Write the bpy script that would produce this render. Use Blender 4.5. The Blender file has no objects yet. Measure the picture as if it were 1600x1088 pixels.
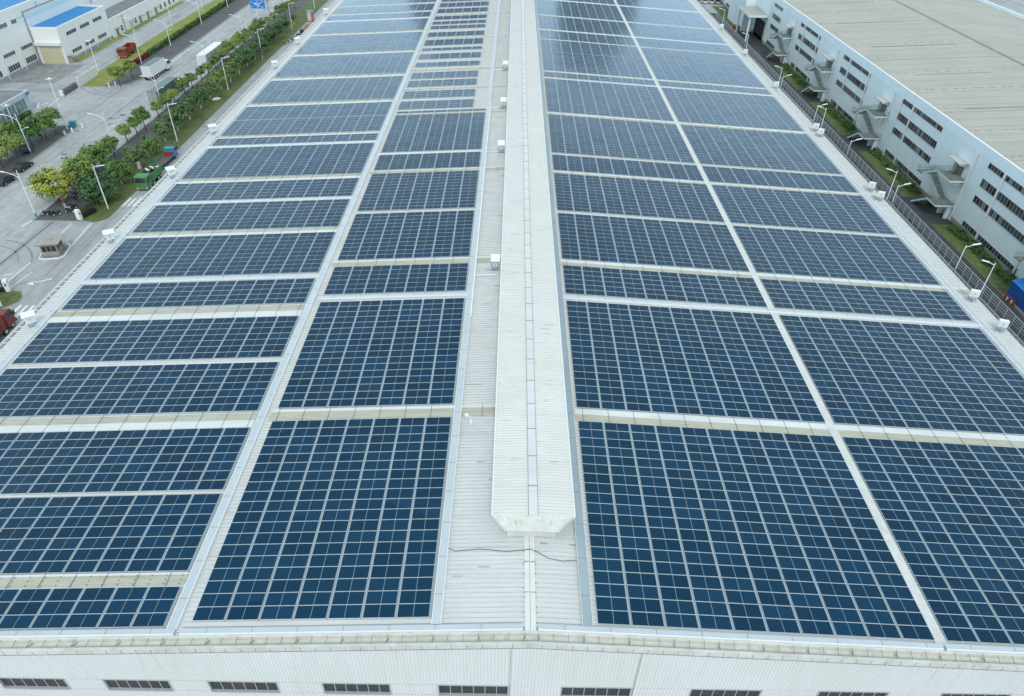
import bpy, math, random
import numpy as np
from mathutils import Vector, Matrix
rad = math.radians
sc = bpy.context.scene
col = sc.collection
random.seed(11)
S = 0.0576                      # roof slope
ORD = ("first second third fourth fifth sixth seventh eighth ninth tenth eleventh twelfth thirteenth fourteenth "
       "fifteenth sixteenth seventeenth eighteenth nineteenth twentieth").split()
ORD += [t + '-' + o for t in ('twenty', 'thirty', 'forty') for o in ORD[:9]]
ORD = ORD[:29] + ['thirtieth'] + ORD[29:38] + ['fortieth'] + ORD[38:]

def srgb(r, g, b):
    f = lambda c: (c / 255 / 12.92) if c / 255 <= .04045 else ((c / 255 + .055) / 1.055) ** 2.4
    return (f(r), f(g), f(b))

# ------------------------------------------------------------------ materials
def mat(name, c, rough=.6, metal=0., var=0., scale=1., stretch=(1, 1, 1), bump=0., bscale=8., spec=.5,
        var2=0., scale2=.1, stretch2=(1, 1, 1), tint=None):
    m = bpy.data.materials.new(name)
    m.use_nodes = True
    nt = m.node_tree
    b = nt.nodes['Principled BSDF']
    b.inputs['Roughness'].default_value = rough
    b.inputs['Metallic'].default_value = metal
    b.inputs['Specular IOR Level'].default_value = spec
    b.inputs['Base Color'].default_value = (*c, 1)
    if var or bump or var2:
        tc = nt.nodes.new('ShaderNodeTexCoord')
    src = None
    def layer(prev, v, s, st, dark):
        mp = nt.nodes.new('ShaderNodeMapping')
        mp.inputs['Scale'].default_value = st
        nt.links.new(tc.outputs['Object'], mp.inputs['Vector'])
        n = nt.nodes.new('ShaderNodeTexNoise')
        n.inputs['Scale'].default_value = s
        n.inputs['Detail'].default_value = 5
        n.inputs['Roughness'].default_value = .6
        nt.links.new(mp.outputs[0], n.inputs['Vector'])
        r = nt.nodes.new('ShaderNodeMapRange')
        r.inputs['From Min'].default_value = .3
        r.inputs['From Max'].default_value = .7
        nt.links.new(n.outputs['Fac'], r.inputs['Value'])
        mx = nt.nodes.new('ShaderNodeMix')
        mx.data_type = 'RGBA'
        mx.blend_type = 'MULTIPLY'
        mx.inputs['Factor'].default_value = 1
        if prev is None:
            mx.inputs['A'].default_value = (*c, 1)
        else:
            nt.links.new(prev, mx.inputs['A'])
        rp = nt.nodes.new('ShaderNodeMix')
        rp.data_type = 'RGBA'
        rp.inputs['A'].default_value = (*[max(0, (1 - v) * k) for k in dark], 1)
        rp.inputs['B'].default_value = (1 + v * .5, 1 + v * .5, 1 + v * .5, 1)
        nt.links.new(r.outputs[0], rp.inputs['Factor'])
        nt.links.new(rp.outputs['Result'], mx.inputs['B'])
        return mx.outputs['Result']
    if var:
        src = layer(src, var, scale, stretch, tint or (1, 1, 1))
    if var2:
        src = layer(src, var2, scale2, stretch2, tint or (1, 1, 1))
    if src is not None:
        nt.links.new(src, b.inputs['Base Color'])
    if bump:
        n = nt.nodes.new('ShaderNodeTexNoise')
        n.inputs['Scale'].default_value = bscale
        nt.links.new(tc.outputs['Object'], n.inputs['Vector'])
        bp = nt.nodes.new('ShaderNodeBump')
        bp.inputs['Strength'].default_value = bump
        bp.inputs['Distance'].default_value = .05
        nt.links.new(n.outputs['Fac'], bp.inputs['Height'])
        nt.links.new(bp.outputs[0], b.inputs['Normal'])
    return m

def streaks(m, st=(.12, 3.2, 1), scale=.9, lo=.60, hi=.74, dirt=(.70, .69, .64), amt=.8):
    nt = m.node_tree; b = nt.nodes['Principled BSDF']
    link = b.inputs['Base Color'].links[0].from_socket
    tc = next(n for n in nt.nodes if n.type == 'TEX_COORD')
    mp = nt.nodes.new('ShaderNodeMapping'); mp.inputs['Scale'].default_value = st; mp.inputs['Location'].default_value = (3, 7, 1)
    nt.links.new(tc.outputs['Object'], mp.inputs['Vector'])
    n = nt.nodes.new('ShaderNodeTexNoise'); n.inputs['Scale'].default_value = scale; n.inputs['Detail'].default_value = 7; n.inputs['Roughness'].default_value = .65
    nt.links.new(mp.outputs[0], n.inputs['Vector'])
    r = nt.nodes.new('ShaderNodeMapRange'); r.inputs['From Min'].default_value = lo; r.inputs['From Max'].default_value = hi; r.inputs['To Max'].default_value = amt
    nt.links.new(n.outputs['Fac'], r.inputs['Value'])
    mx = nt.nodes.new('ShaderNodeMix'); mx.data_type = 'RGBA'; mx.blend_type = 'MULTIPLY'
    nt.links.new(r.outputs[0], mx.inputs['Factor']); nt.links.new(link, mx.inputs['A']); mx.inputs['B'].default_value = (*dirt, 1)
    nt.links.new(mx.outputs['Result'], b.inputs['Base Color'])

def concrete(name, c, slab=5.):
    m = mat(name, c, .85, var=.14, scale=.09, stretch=(1, .35, 1), var2=.16, scale2=.9, stretch2=(1, .4, 1))
    nt = m.node_tree
    b = nt.nodes['Principled BSDF']
    link = b.inputs['Base Color'].links[0].from_socket
    tc = next(n for n in nt.nodes if n.type == 'TEX_COORD')
    br = nt.nodes.new('ShaderNodeTexBrick')
    br.offset = 0
    br.inputs['Scale'].default_value = 1
    br.inputs['Brick Width'].default_value = slab
    br.inputs['Row Height'].default_value = slab
    br.inputs['Mortar Size'].default_value = .035
    br.inputs['Color1'].default_value = (1, 1, 1, 1)
    br.inputs['Color2'].default_value = (.93, .93, .94, 1)
    br.inputs['Mortar'].default_value = (.72, .72, .72, 1)
    nt.links.new(tc.outputs['Object'], br.inputs['Vector'])
    mx = nt.nodes.new('ShaderNodeMix')
    mx.data_type = 'RGBA'
    mx.blend_type = 'MULTIPLY'
    mx.inputs['Factor'].default_value = 1
    nt.links.new(link, mx.inputs['A'])
    nt.links.new(br.outputs['Color'], mx.inputs['B'])
    nt.links.new(mx.outputs['Result'], b.inputs['Base Color'])
    return m

M = {}
M['roof'] = mat('white_roof_sheet', (.67, .695, .70), .45, var=.05, scale=.5, stretch=(.3, 1.6, 1), var2=.07, scale2=.15, tint=(1, 1, .99))
M['ribside'] = mat('dirty_rib_side', (.49, .495, .48), .6, var=.2, scale=1.5)  # darker than the sheet: rib shade put into the colour, along with dirt
M['vent'] = mat('vent_sheet', (.75, .755, .745), .45, var=.05, scale=.6, stretch=(.4, 1.6, 1), var2=.05, scale2=.2, tint=(1, .99, .96))
M['wall'] = mat('corrugated_wall', (.765, .765, .745), .5, var=.04, scale=.5, stretch=(2.5, 1, .25), var2=.05, scale2=.12, tint=(1, .98, .94))
M['cream'] = mat('cream_flashing', (.66, .665, .63), .6, var=.10, scale=1.2, var2=.08, scale2=.3, tint=(1, .98, .94))
M['fascia'] = mat('fascia_sheet', (.68, .69, .655), .6, var=.14, scale=.9, stretch=(1.5, 1, .5), tint=(1, .99, .97))
M['walk'] = mat('roof_walkway_sheet', (.62, .635, .62), .6, var=.12, scale=1.3, tint=(1, .99, .97))
M['frp'] = mat('translucent_skylight_sheet', (.50, .51, .45), .6, var=.1, scale=1., stretch=(.5, 3, 1), tint=(1, .96, .85))
M['dirtline'] = mat('dirty_joint', (.34, .335, .31), .8, var=.3, scale=2)
M['seamline'] = mat('roof_sheet_seam', (.31, .315, .29), .7)
M['wallrib'] = mat('wall_rib_side', (.66, .665, .65), .5)  # wall tone darkened on the rib sides, shade put into the colour
M['grime'] = mat('grimy_joint', (.16, .155, .14), .9)
M['tray'] = mat('galvanised_tray', (.55, .61, .65), .38, .2, var=.07, scale=.5, stretch=(1, .3, 1))
M['traygrey'] = mat('weathered_tray', (.36, .44, .49), .45, .25, var=.12, scale=.5, stretch=(1, .3, 1))
M['white'] = mat('white_paint', (.80, .81, .81), .45, var=.05, scale=2)
M['pole'] = mat('pole_white', (.78, .80, .82), .4)
M['steel'] = mat('galvanised_steel', (.46, .49, .50), .4, .5, var=.1, scale=3)
M['dark'] = mat('dark_rubber', (.025, .026, .028), .8)
M['black'] = mat('black_cable', (.02, .02, .02), .6)
M['glassd'] = mat('dark_window_glass', (.035, .034, .034), .12, var=.3, scale=.6)
M['glassg'] = mat('grey_window_glass', (.07, .085, .09), .12, var=.45, scale=.9)
M['glasst'] = mat('curtained_window_glass', (.20, .27, .27), .2, var=.3, scale=.9)
M['mull'] = mat('window_mullion', (.42, .43, .43), .5)
M['alum'] = mat('panel_frame_aluminium', (.56, .635, .675), .4, .15)
M['bwall'] = mat('blue_white_wall', (.80, .91, .95), .6, var=.04, scale=.4, stretch=(1, 1, .3), var2=.06, scale2=.08)
M['broof'] = mat('grey_roof_sheet', (.43, .42, .375), .6, var=.06, scale=.5, stretch=(.15, 2, 1), var2=.08, scale2=.07)
M['plinth'] = mat('stone_plinth', (.36, .35, .31), .8, var=.2, scale=1.5)
M['mint'] = mat('mint_steel', (.64, .79, .79), .5, var=.08, scale=1)
M['stairc'] = mat('stair_deck', (.22, .22, .20), .7, var=.25, scale=2, tint=(1, .9, .8))
M['fwall'] = mat('cream_white_wall', (.86, .845, .805), .6, var=.03, scale=.2)
M['blueroof'] = mat('blue_roof_sheet', (.02, .22, .54), .5, var=.06, scale=.3)
M['canopy'] = mat('stair_canopy', (.56, .55, .49), .7, var=.1, scale=1)
M['greywall'] = mat('grey_clad_wall', (.50, .57, .59), .6, var=.08, scale=.6)
M['gate'] = mat('cream_gate', (.60, .54, .36), .6, var=.06, scale=1, stretch=(1, 1, 4))
M['groof'] = mat('grey_flat_roof', (.22, .23, .24), .8, var=.2, scale=.3)
M['concrete'] = concrete('concrete_yard', (.43, .45, .465))
M['road'] = concrete('concrete_road', (.45, .475, .485), 4.6)
M['drive'] = concrete('concrete_driveway', (.40, .42, .43), 4.)
M['asphalt'] = mat('dark_asphalt', (.058, .06, .066), .8, var=.3, scale=.5, var2=.25, scale2=.12)
M['paver'] = mat('dark_pavers', (.115, .115, .12), .8, var=.3, scale=1.2, var2=.25, scale2=.2)
M['kerb'] = mat('kerb_stone', (.36, .37, .37), .8, var=.15, scale=1)
M['lawn'] = mat('lawn', (.11, .165, .05), .9, var=.35, scale=1.1, var2=.3, scale2=.18, bump=.6, bscale=14, tint=(1.15, 1, .9))
M['lawnl'] = mat('light_lawn', (.24, .29, .075), .9, var=.28, scale=1.1, var2=.25, scale2=.15, bump=.5, bscale=12, tint=(1.1, 1, .9))
M['faint'] = mat('worn_road_paint', (.52, .54, .55), .7, var=.2, scale=1.5)
M['tyre'] = mat('tyre_rubber_mark', (.29, .30, .31), .8, var=.35, scale=.6, stretch=(1, .5, 1))
M['pad'] = mat('stained_concrete', (.30, .31, .315), .85, var=.35, scale=.35, var2=.3, scale2=1.1)
M['paint'] = mat('road_paint', (.78, .79, .79), .7, var=.2, scale=1.5)
M['yellow'] = mat('road_paint_yellow', (.50, .47, .38), .7, var=.2, scale=1.5)
M['bark'] = mat('bark', (.11, .085, .06), .9, var=.3, scale=4)
M['lime'] = mat('limewash', (.66, .66, .62), .9)
for k, c in dict(green=(.06, .25, .075), red=(.33, .05, .035), blue=(.05, .27, .45), deepblue=(.012, .10, .36), tarp=(.13, .19, .18),
                 darkred=(.20, .035, .025), rust=(.15, .075, .06), car=(.014, .02, .028), orange=(.55, .13, .04), sign=(.02, .20, .62), ygold=(.46, .25, .05),
                 booth=(.34, .33, .30), khaki=(.26, .24, .21), hedge=(.03, .075, .03), coal=(.03, .03, .03), teal=(.03, .25, .33),
                 greyb=(.18, .19, .2), box=(.72, .74, .74), silver=(.55, .57, .58), railpaint=(.27, .34, .34), turq=(.44, .54, .55)).items():
    M[k] = mat('paint_' + k, c, .45, var=.12, scale=1.2)

M['hillrock'] = mat('karst_rock_and_scrub', (.30, .37, .42), .9, var=.25, scale=.03)  # distance haze put into the base colour of the added hills

streaks(M['roof'], lo=.56, hi=.74); streaks(M['vent'], lo=.58, hi=.76); streaks(M['broof'], (.08, 2.5, 1), .7, .55, .75, (.7, .68, .64)); streaks(M['frp'], lo=.54)
streaks(M['wall'], (3.2, 1, .15), .9, .58, .76, (.72, .70, .64)); streaks(M['bwall'], (1, 2.4, .12), .8, .6, .78, (.75, .75, .73)); streaks(M['fascia'], (2.5, 1, .6), 1.2, .54, .74, (.76, .76, .73))
streaks(M['cream'], (.8, 2, 1), 1.2, .55, .74, (.78, .76, .71))
for k_ in ('concrete', 'road', 'drive'):
    streaks(M[k_], (1.6, .05, 1), .5, .50, .68, (.66, .66, .67)); streaks(M[k_], (1, 1, 1), .16, .52, .66, (.74, .74, .76)); streaks(M[k_], (1, 1, 1), 2.2, .62, .72, (.66, .66, .67))

def leafmat(name, a, b):
    m = bpy.data.materials.new(name)
    m.use_nodes = True
    nt = m.node_tree
    p = nt.nodes['Principled BSDF']
    p.inputs['Roughness'].default_value = .6
    p.inputs['Specular IOR Level'].default_value = .3
    at = nt.nodes.new('ShaderNodeAttribute')
    at.attribute_name = 'tone'
    oi = nt.nodes.new('ShaderNodeObjectInfo')
    mx = nt.nodes.new('ShaderNodeMix')
    mx.data_type = 'RGBA'
    mx.inputs['A'].default_value = (*a, 1)
    mx.inputs['B'].default_value = (*b, 1)
    nt.links.new(at.outputs['Fac'], mx.inputs['Factor'])
    hs = nt.nodes.new('ShaderNodeHueSaturation')
    mr = nt.nodes.new('ShaderNodeMapRange')
    mr.inputs['To Min'].default_value = .47
    mr.inputs['To Max'].default_value = .52
    nt.links.new(oi.outputs['Random'], mr.inputs['Value'])
    nt.links.new(mr.outputs[0], hs.inputs['Hue'])
    mr2 = nt.nodes.new('ShaderNodeMapRange')
    mr2.inputs['To Min'].default_value = 1.2
    mr2.inputs['To Max'].default_value = .75
    nt.links.new(oi.outputs['Random'], mr2.inputs['Value'])
    nt.links.new(mr2.outputs[0], hs.inputs['Value'])
    nt.links.new(mx.outputs['Result'], hs.inputs['Color'])
    nt.links.new(hs.outputs[0], p.inputs['Base Color'])
    return m
LEAF = dict(light=leafmat('leaf_light', (.12, .205, .045), (.27, .36, .09)), mid=leafmat('leaf_mid', (.065, .145, .045), (.20, .33, .08)),
            dark=leafmat('leaf_dark', (.042, .10, .042), (.13, .23, .08)), yellow=leafmat('leaf_yellow', (.19, .24, .04), (.60, .58, .10)),
            bush=leafmat('leaf_bush', (.04, .10, .035), (.13, .24, .06)))

def cellmat():
    m = bpy.data.materials.new('solar_cells')
    m.use_nodes = True
    nt = m.node_tree
    b = nt.nodes['Principled BSDF']
    b.inputs['Roughness'].default_value = .13
    b.inputs['IOR'].default_value = 1.5
    b.inputs['Specular IOR Level'].default_value = .27
    b.inputs['Specular Tint'].default_value = (.42, .8, 1, 1)
    uv = nt.nodes.new('ShaderNodeUVMap')
    sp = nt.nodes.new('ShaderNodeSeparateXYZ')
    nt.links.new(uv.outputs[0], sp.inputs[0])
    def math_(op, a, bb=None, c=None):
        n = nt.nodes.new('ShaderNodeMath')
        n.operation = op
        for i, x in enumerate((a, bb, c)):
            if x is None:
                continue
            if isinstance(x, (int, float)):
                n.inputs[i].default_value = x
            else:
                nt.links.new(x, n.inputs[i])
        return n.outputs[0]
    # u, v run 0..1 over the panel
    def lines(sock, n, half):
        f = math_('FRACT', math_('ADD', math_('MULTIPLY', sock, n), .5))
        return math_('LESS_THAN', math_('ABSOLUTE', math_('SUBTRACT', f, .5)), half)
    mid = math_('LESS_THAN', math_('ABSOLUTE', math_('SUBTRACT', sp.outputs[0], .5)), .006)
    rows = lines(sp.outputs[1], 6, .045)
    cols = lines(sp.outputs[0], 24, .05)
    geo = nt.nodes.new('ShaderNodeNewGeometry')
    mp = nt.nodes.new('ShaderNodeMapping')
    mp.inputs['Scale'].default_value = (.44, .99, 1)
    nt.links.new(geo.outputs['Position'], mp.inputs['Vector'])
    vo = nt.nodes.new('ShaderNodeTexNoise')
    vo.inputs['Scale'].default_value = .6
    vo.inputs['Detail'].default_value = 3
    nt.links.new(mp.outputs[0], vo.inputs['Vector'])
    def mix(f, a, bb):
        x = nt.nodes.new('ShaderNodeMix')
        x.data_type = 'RGBA'
        for k, s in (('Factor', f), ('A', a), ('B', bb)):
            if isinstance(s, (float, int)):
                x.inputs[k].default_value = s
            elif isinstance(s, tuple):
                x.inputs[k].default_value = (*s, 1)
            else:
                nt.links.new(s, x.inputs[k])
        return x.outputs['Result']
    oi = nt.nodes.new('ShaderNodeObjectInfo'); at = nt.nodes.new('ShaderNodeAttribute'); at.attribute_name = 'tone'
    rnd = math_('FRACT', math_('ADD', math_('ADD', oi.outputs['Random'], at.outputs['Fac']), math_('MULTIPLY', vo.outputs['Fac'], .15)))
    base = mix(rnd, (.0015, .0225, .054), (.0034, .037, .085))
    c1 = mix(math_('MULTIPLY', rows, .45), base, (.045, .10, .16))
    c2 = mix(math_('MULTIPLY', cols, .12), c1, (.06, .10, .14))
    c3 = mix(mid, c2, (.34, .41, .47))
    nt.links.new(c3, b.inputs['Base Color'])
    return m
M['railgrey'] = mat('mounting_rail', (.36, .42, .46), .5, .2, var=.1, scale=1)
M['cells'] = cellmat()

# ------------------------------------------------------------------ mesh builder
class MB:
    def __init__(s):
        s.v, s.f, s.m = [], [], []
    def face(s, pts, mi=0):
        n = len(s.v)
        s.v += [tuple(p) for p in pts]
        s.f.append(tuple(range(n, n + len(pts))))
        s.m.append(mi)
    def box(s, x0, x1, y0, y1, z0, z1, mi=0):
        n = len(s.v)
        s.v += [(x, y, z) for z in (z0, z1) for y in (y0, y1) for x in (x0, x1)]
        for q in ((0, 2, 3, 1), (4, 5, 7, 6), (0, 1, 5, 4), (2, 6, 7, 3), (0, 4, 6, 2), (1, 3, 7, 5)):
            s.f.append(tuple(n + i for i in q)); s.m.append(mi)
        return s
    def sbox(s, x0, x1, y0, y1, h0, h1, mi=0):          # box lying on the sloped roof, heights above the panel plane
        n = len(s.v)
        s.v += [(x, y, 20 - S * abs(x) + h) for h in (h0, h1) for y in (y0, y1) for x in (x0, x1)]
        for q in ((0, 2, 3, 1), (4, 5, 7, 6), (0, 1, 5, 4), (2, 6, 7, 3), (0, 4, 6, 2), (1, 3, 7, 5)):
            s.f.append(tuple(n + i for i in q)); s.m.append(mi)
        return s
    def beam(s, p0, p1, w, h, mi=0):
        p0, p1 = Vector(p0), Vector(p1)
        d = (p1 - p0).normalized()
        up = Vector((0, 0, 1)) if abs(d.z) < .95 else Vector((1, 0, 0))
        a = d.cross(up).normalized() * (w / 2)
        b = a.cross(d).normalized() * (h / 2)
        n = len(s.v)
        s.v += [tuple(p + i * a + j * b) for p in (p0, p1) for j in (-1, 1) for i in (-1, 1)]
        for q in ((0, 2, 3, 1), (4, 5, 7, 6), (0, 1, 5, 4), (2, 6, 7, 3), (0, 4, 6, 2), (1, 3, 7, 5)):
            s.f.append(tuple(n + i for i in q)); s.m.append(mi)
        return s
    def tube(s, pts, r, n=8, mi=0, r1=None):
        pts = [Vector(p) for p in pts]
        rings = []
        for i, p in enumerate(pts):
            d = (pts[min(i + 1, len(pts) - 1)] - pts[max(i - 1, 0)]).normalized()
            up = Vector((0, 0, 1)) if abs(d.z) < .9 else Vector((1, 0, 0))
            a = d.cross(up).normalized(); b = a.cross(d)
            rr = r if r1 is None else r + (r1 - r) * i / (len(pts) - 1)
            k = len(s.v)
            s.v += [tuple(p + rr * (math.cos(t) * a + math.sin(t) * b)) for t in (2 * math.pi * j / n for j in range(n))]
            rings.append(k)
        for k0, k1 in zip(rings, rings[1:]):
            for j in range(n):
                s.f.append((k0 + j, k0 + (j + 1) % n, k1 + (j + 1) % n, k1 + j)); s.m.append(mi)
        s.f.append(tuple(rings[0] + j for j in range(n))[::-1]); s.m.append(mi)
        s.f.append(tuple(rings[-1] + j for j in range(n))); s.m.append(mi)
        return s
    def prism(s, prof, x0, x1, mi=0, taper=0):            # profile in (y, z), extruded along x; upper points pulled in by taper
        zs = [z for _, z in prof]; zl, zh = min(zs), max(zs)
        tp = lambda z: taper * (z - zl) / max(zh - zl, 1e-6)
        n = len(s.v); k = len(prof)
        s.v += [(x0 + tp(z), y, z) for y, z in prof] + [(x1 - tp(z), y, z) for y, z in prof]
        s.f.append(tuple(range(n, n + k))); s.m.append(mi)
        s.f.append(tuple(range(n + k, n + 2 * k))[::-1]); s.m.append(mi)
        for i in range(k):
            j = (i + 1) % k
            s.f.append((n + i, n + k + i, n + k + j, n + j)); s.m.append(mi)
        return s
    def build(s, name, mats, parent=None, loc=None, bevel=0, smooth=False):
        me = bpy.data.meshes.new(name)
        me.from_pydata(s.v, [], s.f)
        for m in (mats if isinstance(mats, (list, tuple)) else [mats]):
            me.materials.append(M[m] if isinstance(m, str) else m)
        me.polygons.foreach_set('material_index', s.m)
        if smooth:
            me.polygons.foreach_set('use_smooth', [True] * len(s.f))
        me.update()
        import bmesh
        if len(s.f) < 6000:
            bm = bmesh.new(); bm.from_mesh(me)
            bmesh.ops.recalc_face_normals(bm, faces=bm.faces)
            bm.to_mesh(me); bm.free()
        o = bpy.data.objects.new(name, me)
        col.objects.link(o)
        if parent: o.parent = parent
        if loc: o.location = loc
        if bevel:
            b = o.modifiers.new('bevel', 'BEVEL'); b.width = bevel; b.segments = 2; b.limit_method = 'ANGLE'
        return o

def tag(o, label=None, cat=None, group=None, kind=None):
    if label: o['label'] = label
    if cat: o['category'] = cat
    if group: o['group'] = group
    if kind: o['kind'] = kind
    return o
def thing(name, label, cat, loc=(0, 0, 0), rz=0, group=None):
    o = bpy.data.objects.new(name, None); col.objects.link(o)
    o.location = loc; o.rotation_euler = (0, 0, rz); o.empty_display_size = .3
    return tag(o, label, cat, group)
def copy_tree(o, parent=None):
    c = o.copy(); col.objects.link(c); c.parent = parent
    for ch in list(o.children): copy_tree(ch, c)
    return c
def dup(proto, loc, rz=0, label=None, scale=None):
    c = copy_tree(proto); c.location = loc; c.rotation_euler = (0, 0, rz)
    if label: c['label'] = label
    if scale: c.scale = scale
    return c
def zr(x, h=0): return 20 - S * abs(x) + h

# ------------------------------------------------------------------ ground, roads, lawns
def sheet(name, m, x0, x1, y0, y1, z):
    b = MB(); b.face([(x0, y0, z), (x1, y0, z), (x1, y1, z), (x0, y1, z)])
    return tag(b.build(name, m), kind='structure')
def slab(name, m, x0, x1, y0, y1, h, kind='structure'):
    b = MB(); b.box(x0, x1, y0, y1, -.3, h)
    return tag(b.build(name, m), kind=kind)
sheet('ground', 'concrete', -1500, 1500, -700, 2300, 0)
sheet('road', 'road', -105.4, -90.2, -60, 700, .004)
sheet('driveway', 'drive', -77.1, -54, -60, 700, .004)
sheet('service_road', 'asphalt', 53.8, 84, -60, 300, .004)

def poly(name, m, pts, h, km='kerb'):
    b = MB()
    b.face([(x, y, h) for x, y in pts], 0)
    for (xa, ya), (xb, yb) in zip(pts, pts[1:] + pts[:1]):
        b.face([(xa, ya, -.2), (xb, yb, -.2), (xb, yb, h), (xa, ya, h)], 1)
    return tag(b.build(name, [m, km]), kind='structure')
def band(pts, w):                       # kerb stones along a polyline
    b = MB()
    for (xa, ya), (xb, yb) in zip(pts, pts[1:]):
        b.beam((xa, ya, .08), (xb, yb, .08), w, .2)
    return b
arc = [(-79.5 + 2.4 * math.cos(t), 118.9 + 2.6 * math.sin(t)) for t in np.linspace(0, -math.pi / 2, 7)]
poly('lawn', 'lawn', [(-77.1, 420)] + arc + [(-81.6, 116.6), (-84.0, 119), (-84.0, 420)], .14)
poly('sidewalk', 'paver', [(-84.02, 420), (-84.02, 119), (-81.6, 116.4), (-90.0, 116.4), (-90.0, 420)], .12)
tag(band([(-90.1, 420), (-90.1, 116.3)], .3).build('kerb', 'kerb'), kind='structure')
tag(band([(-77.05, 420)] + arc, .16).build('kerb', 'grime'), kind='structure')
arcf = [(-107.4 + 2 * math.cos(t), 162 + 3 * math.sin(t)) for t in np.linspace(0, math.pi / 2, 7)]
poly('sidewalk', 'paver', [(-105.5, -40)] + arcf + [(-112, 163.5), (-116.8, 155), (-116.8, -40)], .12)
tag(band([(-105.45, -40)] + arcf[:-1], .3).build('kerb', 'kerb'), kind='structure')
poly('sidewalk', 'paver', [(-105.8, 420), (-105.8, 207), (-106.5, 201), (-108.5, 197), (-113.4, 194), (-113.4, 420)], .12)
tag(band([(-105.75, 420), (-105.75, 207), (-106.4, 201), (-108.4, 196.9)], .3).build('kerb', 'kerb'), kind='structure')
poly('lawn', 'lawnl', [(-113.45, 420), (-113.45, 194), (-119.6, 193.6), (-119.8, 204), (-121.3, 207), (-121.3, 420)], .13)
poly('lawn', 'lawnl', [(-131.2, 300), (-131.2, 216), (-133.5, 215), (-133.5, 300)], .1)
poly('lawn', 'lawn', [(-117, 163), (-117, 140), (-121.5, 140), (-121.5, 170)], .1)
poly('lawn', 'lawn', [(-79.1, 92.6), (-78.1, 91.2), (-77.9, 89.8), (-78.8, 88.2), (-84, 84), (-88, 88), (-82.6, 92.6)], .14)
poly('lawn', 'lawn', [(79.4, 60), (79.4, 122), (84, 122), (84, 60)], .1)
for a in (134.5, 169.5, 204.5):
    poly('lawn', 'lawn', [(79.4, a), (79.4, a + 24), (84, a + 24), (84, a)], .1)
poly('lawn', 'lawn', [(78.6, 272), (78.6, 312), (84, 312), (84, 272)], .1)
poly('path', 'kerb', [(72.5, 176), (72.5, 236), (75.5, 236), (75.5, 176)], .06)
sheet('oil_stained_pad', 'pad', -141.6, -128.5, 196, 213.6, .004)
# painted markings
def marks(name, m, quads, z=.009):
    b = MB()
    for q in quads: b.face([(x, y, z) for x, y in q])
    return tag(b.build(name, m), kind='structure')
rect = lambda x0, x1, y0, y1: [(x0, y0), (x1, y0), (x1, y1), (x0, y1)]
def line(xa, ya, xb, yb, w=.16):
    d = Vector((xb - xa, yb - ya)).normalized(); n = Vector((-d.y, d.x)) * w / 2
    return [(xa + n.x, ya + n.y), (xb + n.x, yb + n.y), (xb - n.x, yb - n.y), (xa - n.x, ya - n.y)]
marks('crosswalk_marking', 'paint', [rect(-76.9 + i * 1.02, -76.38 + i * 1.02, 122.9, 126.7) for i in range(16)])
marks('crosswalk_marking', 'paint', [rect(-77.2 + i * 1.0, -76.75 + i * 1.0, 85.6, 88.9) for i in range(14)])
marks('lane_marking', 'paint', [line(-82.6, 108, -82.7, 115.6, .22), line(-78.6, 107.6, -79.2, 115.8, .22), line(-82.5, 101.5, -83, 93.5, .22),
                                line(-80.6, 98.6, -81.6, 92, .18), line(-75.6, 127.2, -70, 127.2, .2), line(-90.3, 116.6, -91.0, 114.2, .3)])
marks('lane_marking', 'grime', [line(-86.4, 116, -87.4, 95, .35)])
marks('arrow_marking', 'paint', [line(-78.6, 95.2, -76.3, 96.6, .3), [(-79.6, 94.9), (-78.5, 95.9), (-78.2, 94.6)],
                                 line(-85.6, 94.2, -84.2, 95.6, .25), line(-86.5, 93, -84.9, 93.2, .25), line(-84.6, 97.3, -83.4, 97.9, .25)])
marks('lane_marking', 'yellow', [line(-97.8, y, -97.8, y + 60, .14) for y in (20, 81, 200, 262, 324)] + [line(-97.4, y, -97.4, y + 60, .14) for y in (20, 81, 200, 262, 324)])
marks('lane_marking', 'faint', [line(x, y, x, y + 4, .12) for x in (-94, -101.6) for y in range(20, 400, 10)])
marks('lane_marking', 'paint', [line(-105.0, y, -105.0, y + 1.2, .5) for y in np.arange(210, 234, 2.4)])
marks('lane_marking', 'paint', [line(-119.5, 176, -120.6, 184, .25), line(-122, 176.5, -123.8, 180, .5), line(-122.6, 178.8, -121.4, 180.4, .4)])
def curve(cx, cy_, r, a0, a1, w=.3):
    A_ = np.radians(np.linspace(a0, a1, 15)); out = []
    for a, b_ in zip(A_, A_[1:]):
        out.append([(cx + (r + d) * math.cos(t), cy_ + (r + d) * math.sin(t)) for t, d in ((a, 0), (b_, 0), (b_, w), (a, w))])
    return out
marks('tyre_mark', 'tyre', curve(-104, 205, 17, 205, 268) + curve(-104, 205, 19.2, 205, 266) + curve(-103, 152, 22, 95, 140) + curve(-103, 152, 24, 95, 138) + curve(-93, 98, 9, 20, 85) + curve(-93, 98, 11, 20, 80) + [line(-71, 96, -71.6, 150, .35), line(-69, 92, -69.8, 160, .35), line(-66, 100, -66, 190, .3)])
marks('manhole_cover', 'grime', [rect(-104.9 + 0, -103.9, 161, 161.6), rect(-101, -99.9, 169.5, 170.3), rect(-99.5, -98.2, 172, 173.2),
                                 rect(-93.8, -93, 100.5, 101.2), rect(-84.2, -83.4, 94.2, 94.8), rect(-79.5, -78.8, 90.6, 91.2), rect(-101, -99.8, 147, 147.7)])

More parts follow.
